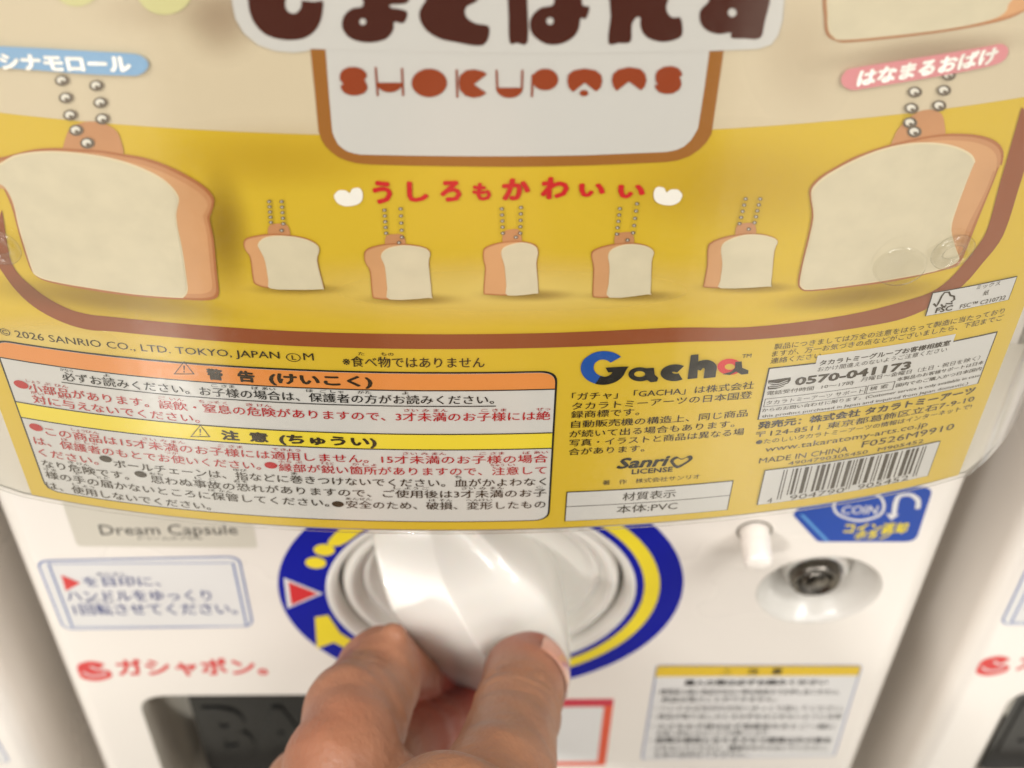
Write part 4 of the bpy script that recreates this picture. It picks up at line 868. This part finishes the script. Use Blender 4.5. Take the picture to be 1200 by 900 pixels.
def surface_nets(xs, ys, zs, name):
    X, Y, Z = np.meshgrid(xs, ys, zs, indexing='ij'); V = field((X, Y, Z)).astype(np.float32)
    S = V < 0
    nx, ny, nz = V.shape
    acc = np.zeros((nx-1, ny-1, nz-1, 3), np.float32); cnt = np.zeros((nx-1, ny-1, nz-1), np.float32)
    G = [xs, ys, zs]
    for ax in range(3):
        sl0 = [slice(None)]*3; sl1 = [slice(None)]*3; sl0[ax] = slice(0, -1); sl1[ax] = slice(1, None)
        a, b = V[tuple(sl0)], V[tuple(sl1)]; cr = (S[tuple(sl0)] != S[tuple(sl1)])
        t = np.where(cr, a/np.where(cr, a-b, 1), 0)
        pos = []
        for k in range(3):
            g = G[k].astype(np.float32); sh = [1, 1, 1]
            if k == ax:
                sh[k] = len(g)-1; base = g[:-1].reshape(sh); stp = (g[1:]-g[:-1]).reshape(sh); pos.append(base+t*stp)
            else:
                sh[k] = len(g); pos.append(np.broadcast_to(g.reshape(sh), a.shape))
        oth = [k for k in range(3) if k != ax]
        for i in (0, 1):
            for j in (0, 1):
                s = [slice(None)]*3; s[oth[0]] = slice(i, None if i else -1); s[oth[1]] = slice(j, None if j else -1); s = tuple(s)
                m_ = cr[s]; cnt += m_
                for k in range(3): acc[..., k] += np.where(m_, pos[k][s], 0)
    has = cnt > 0; idx = -np.ones(cnt.shape, np.int64); idx[has] = np.arange(has.sum())
    verts = acc[has]/cnt[has][:, None]
    quads = []
    for ax in range(3):
        sl0 = [slice(1, -1)]*3; sl1 = [slice(1, -1)]*3; sl0[ax] = slice(0, -1); sl1[ax] = slice(1, None)
        s0, s1 = S[tuple(sl0)], S[tuple(sl1)]; cr = s0 != s1; I = np.argwhere(cr); fl = s0[cr]
        off = np.array([1, 1, 1]); off[ax] = 0; I = I+off
        o1, o2 = [k for k in range(3) if k != ax]
        e1 = np.zeros(3, int); e1[o1] = 1; e2 = np.zeros(3, int); e2[o2] = 1
        g = lambda A: idx[A[:, 0], A[:, 1], A[:, 2]]
        q = np.stack([g(I-e1-e2), g(I-e2), g(I), g(I-e1)], 1)
        flip = fl if ax != 1 else ~fl
        q[~flip] = q[~flip][:, ::-1]
        quads.append(q)
    quads = np.concatenate(quads)
    me = bpy.data.meshes.new(name)
    me.vertices.add(len(verts)); me.vertices.foreach_set('co', (verts*CM).ravel())
    me.loops.add(len(quads)*4); me.loops.foreach_set('vertex_index', quads.ravel().astype(np.int32))
    me.polygons.add(len(quads)); me.polygons.foreach_set('loop_start', np.arange(0, len(quads)*4, 4, dtype=np.int32))
    me.update(calc_edges=True); me.validate()
    return me, verts
h = .085
ys = [1.6]
st_ = h
while ys[-1] > -36:
    if ys[-1] < -10: st_ = min(.5, st_*1.06)
    ys.append(ys[-1]-st_)
ys = np.array(ys[::-1])
xs = np.arange(-7.2, 4.6, h); zs = np.arange(-9, 9, h)
me, V = surface_nets(xs, ys, zs, 'hand')
# skin tone map: redder at fingertips and joints; inside, flush and painted-in shade
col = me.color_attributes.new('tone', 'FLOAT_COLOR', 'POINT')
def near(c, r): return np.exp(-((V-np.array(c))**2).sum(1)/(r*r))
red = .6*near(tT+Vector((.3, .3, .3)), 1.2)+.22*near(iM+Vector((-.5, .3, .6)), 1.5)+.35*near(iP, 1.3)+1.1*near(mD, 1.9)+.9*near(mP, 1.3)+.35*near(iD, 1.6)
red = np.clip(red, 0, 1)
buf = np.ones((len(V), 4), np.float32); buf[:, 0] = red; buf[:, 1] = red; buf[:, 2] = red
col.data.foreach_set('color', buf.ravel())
skin = bpy.data.materials.new('skin'); skin.use_nodes = True; nt = skin.node_tree; bs = nt.nodes['Principled BSDF']; Lk = nt.links.new
at = nt.nodes.new('ShaderNodeAttribute'); at.attribute_name = 'tone'
tc = nt.nodes.new('ShaderNodeTexCoord'); n1 = nt.nodes.new('ShaderNodeTexNoise'); n1.inputs['Scale'].default_value = 70; n1.inputs['Detail'].default_value = 5
Lk(tc.outputs['Object'], n1.inputs['Vector'])
m1 = nt.nodes.new('ShaderNodeMix'); m1.data_type = 'RGBA'; m1.inputs[6].default_value = rgb(124, 82, 60); m1.inputs[7].default_value = rgb(174, 126, 97); Lk(n1.outputs['Fac'], m1.inputs[0])
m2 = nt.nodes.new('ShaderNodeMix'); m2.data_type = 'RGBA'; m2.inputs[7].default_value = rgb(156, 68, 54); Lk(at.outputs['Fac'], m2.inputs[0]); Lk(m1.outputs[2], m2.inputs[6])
Lk(m2.outputs[2], bs.inputs['Base Color'])
rg = nt.nodes.new('ShaderNodeMapRange'); rg.inputs[3].default_value = .3; rg.inputs[4].default_value = .58; Lk(n1.outputs['Fac'], rg.inputs[0]); Lk(rg.outputs[0], bs.inputs['Roughness'])
bs.inputs['Roughness'].default_value = .48; bs.inputs['Specular IOR Level'].default_value = .4
bs.inputs['Subsurface Weight'].default_value = .18; bs.inputs['Subsurface Radius'].default_value = (1, .35, .2); bs.inputs['Subsurface Scale'].default_value = .006
vo = nt.nodes.new('ShaderNodeTexVoronoi'); vo.inputs['Scale'].default_value = 620; vo.feature = 'DISTANCE_TO_EDGE'
mp = nt.nodes.new('ShaderNodeMapping'); mp.inputs['Scale'].default_value = (1, .6, 1); Lk(tc.outputs['Object'], mp.inputs[0]); Lk(mp.outputs[0], vo.inputs['Vector'])
n3 = nt.nodes.new('ShaderNodeTexNoise'); n3.inputs['Scale'].default_value = 260; n3.inputs['Detail'].default_value = 5; Lk(tc.outputs['Object'], n3.inputs['Vector'])
n4 = nt.nodes.new('ShaderNodeTexNoise'); n4.inputs['Scale'].default_value = 1400; n4.inputs['Detail'].default_value = 3; Lk(tc.outputs['Object'], n4.inputs['Vector'])
ad = nt.nodes.new('ShaderNodeMath'); ad.operation = 'MULTIPLY_ADD'; ad.inputs[1].default_value = .35; Lk(vo.outputs['Distance'], ad.inputs[0]); Lk(n3.outputs['Fac'], ad.inputs[2])
bp = nt.nodes.new('ShaderNodeBump'); bp.inputs['Strength'].default_value = .7; bp.inputs['Distance'].default_value = .0007; Lk(ad.outputs[0], bp.inputs['Height']); Lk(bp.outputs[0], bs.inputs['Normal'])
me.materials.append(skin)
for p in me.polygons: p.use_smooth = True
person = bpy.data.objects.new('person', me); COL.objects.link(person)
person['label'] = 'bare left hand reaching in from below, thumb and forefinger pinching the white turning handle'; person['category'] = 'hand'
# thumb nail
ax = (tT-tI).normalized(); camd = (CPOS-tT).normalized(); side = camd.cross(ax).normalized()
if side.dot(_R) < 0: side = -side
nn = (camd*.86+side*.5); nn = (nn-ax*nn.dot(ax)).normalized(); tt = ax.cross(nn).normalized()
bm = bmesh.new(); g = []
nu, nv = 14, 14
for i in range(nu+1):
    u = -1+2*i/nu; row = []
    for j in range(nv+1):
        v = -1+2*j/nv
        uu = u*math.sqrt(max(0, 1-.38*v*v)); ang = v*radians(46)
        rr = .985+.03*math.sqrt(max(0, 1-max(abs(u), abs(v))**4))-.03
        c = tT+ax*(-.22+uu*.62); rr *= 1-.1*max(0, uu)**2
        row.append(bm.verts.new((c+(nn*cos(ang)+tt*sin(ang))*(rr+.03))*CM))
    g.append(row)
for i in range(nu):
    for j in range(nv): bm.faces.new((g[i][j], g[i+1][j], g[i+1][j+1], g[i][j+1]))
bmesh.ops.recalc_face_normals(bm, faces=bm.faces)
from_bm('fingernail', bm, mat('nail', rgb(204, 146, 124), .22, .5, .05, 120, coat=.4, sss=.1), person, True)

# ------------------------------------------------------------------ the photographer's dark clothes (mirrored in the clear cover)
def sections(name, secs, m, n=40):
    bm = bmesh.new(); prev = None
    for cx_, cy_, cz_, rx_, ry_ in secs:
        cur = [bm.verts.new(((cx_+rx_*cos(2*pi*i/n)*(1+.03*sin(i*1.7+cz_*.2)))*CM, (cy_+ry_*sin(2*pi*i/n)*(1+.04*sin(i*2.3+cz_*.15)))*CM, cz_*CM)) for i in range(n)]
        if prev:
            for i in range(n): bm.faces.new((prev[i], prev[(i+1) % n], cur[(i+1) % n], cur[i]))
        else: bm.faces.new(cur[::-1])
        prev = cur
    bm.faces.new(prev); bmesh.ops.recalc_face_normals(bm, faces=bm.faces)
    return from_bm(name, bm, m, person, True)
CLOTH = mat('dark grey cloth', rgb(48, 46, 46), .9, .2, .2, 300, .3, 500)
sections('coat', [(-3, -62, -62, 29, 15), (-3, -62, -40, 29, 15), (-3, -62, -10, 27, 14), (-3, -62, 15, 26, 13), (-3, -62, 32, 28, 12), (-3, -62, 38, 22, 10), (-3, -62, 43, 8, 7)], CLOTH)
for sx in (-1, 1): sections('trouser_leg', [(-3+sx*13, -62, -104, 8, 9), (-3+sx*13, -62, -80, 9, 10), (-3+sx*13, -62, -58, 12, 12)], CLOTH)
bm = bmesh.new(); prev = None; A_ = wr.lerp(el, .45); n_ = 32
dr = (el-wr).normalized(); u_ = dr.cross(Vector((0, 0, 1))).normalized(); v_ = u_.cross(dr)
for t_, r_ in ((0, 3.9), (.01, 4.2), (.2, 4.5), (.45, 4.6), (.7, 5.2), (1.0, 6.2), (1.5, 7.2), (2.2, 8)):
    c_ = A_.lerp(el, t_) if t_ <= 1 else el+(Vector((-14, -60, 12))-el)*((t_-1)/1.2)
    rr_ = r_*(1 + 0)
    cur = [bm.verts.new((c_+(u_*cos(2*pi*i/n_)+v_*sin(2*pi*i/n_))*rr_*(1+.05*sin(i*1.9+t_*9)))*CM) for i in range(n_)]
    if prev:
        for i in range(n_): bm.faces.new((prev[i], prev[(i+1) % n_], cur[(i+1) % n_], cur[i]))
    prev = cur
bmesh.ops.recalc_face_normals(bm, faces=bm.faces); from_bm('sleeve', bm, CLOTH, person, True)
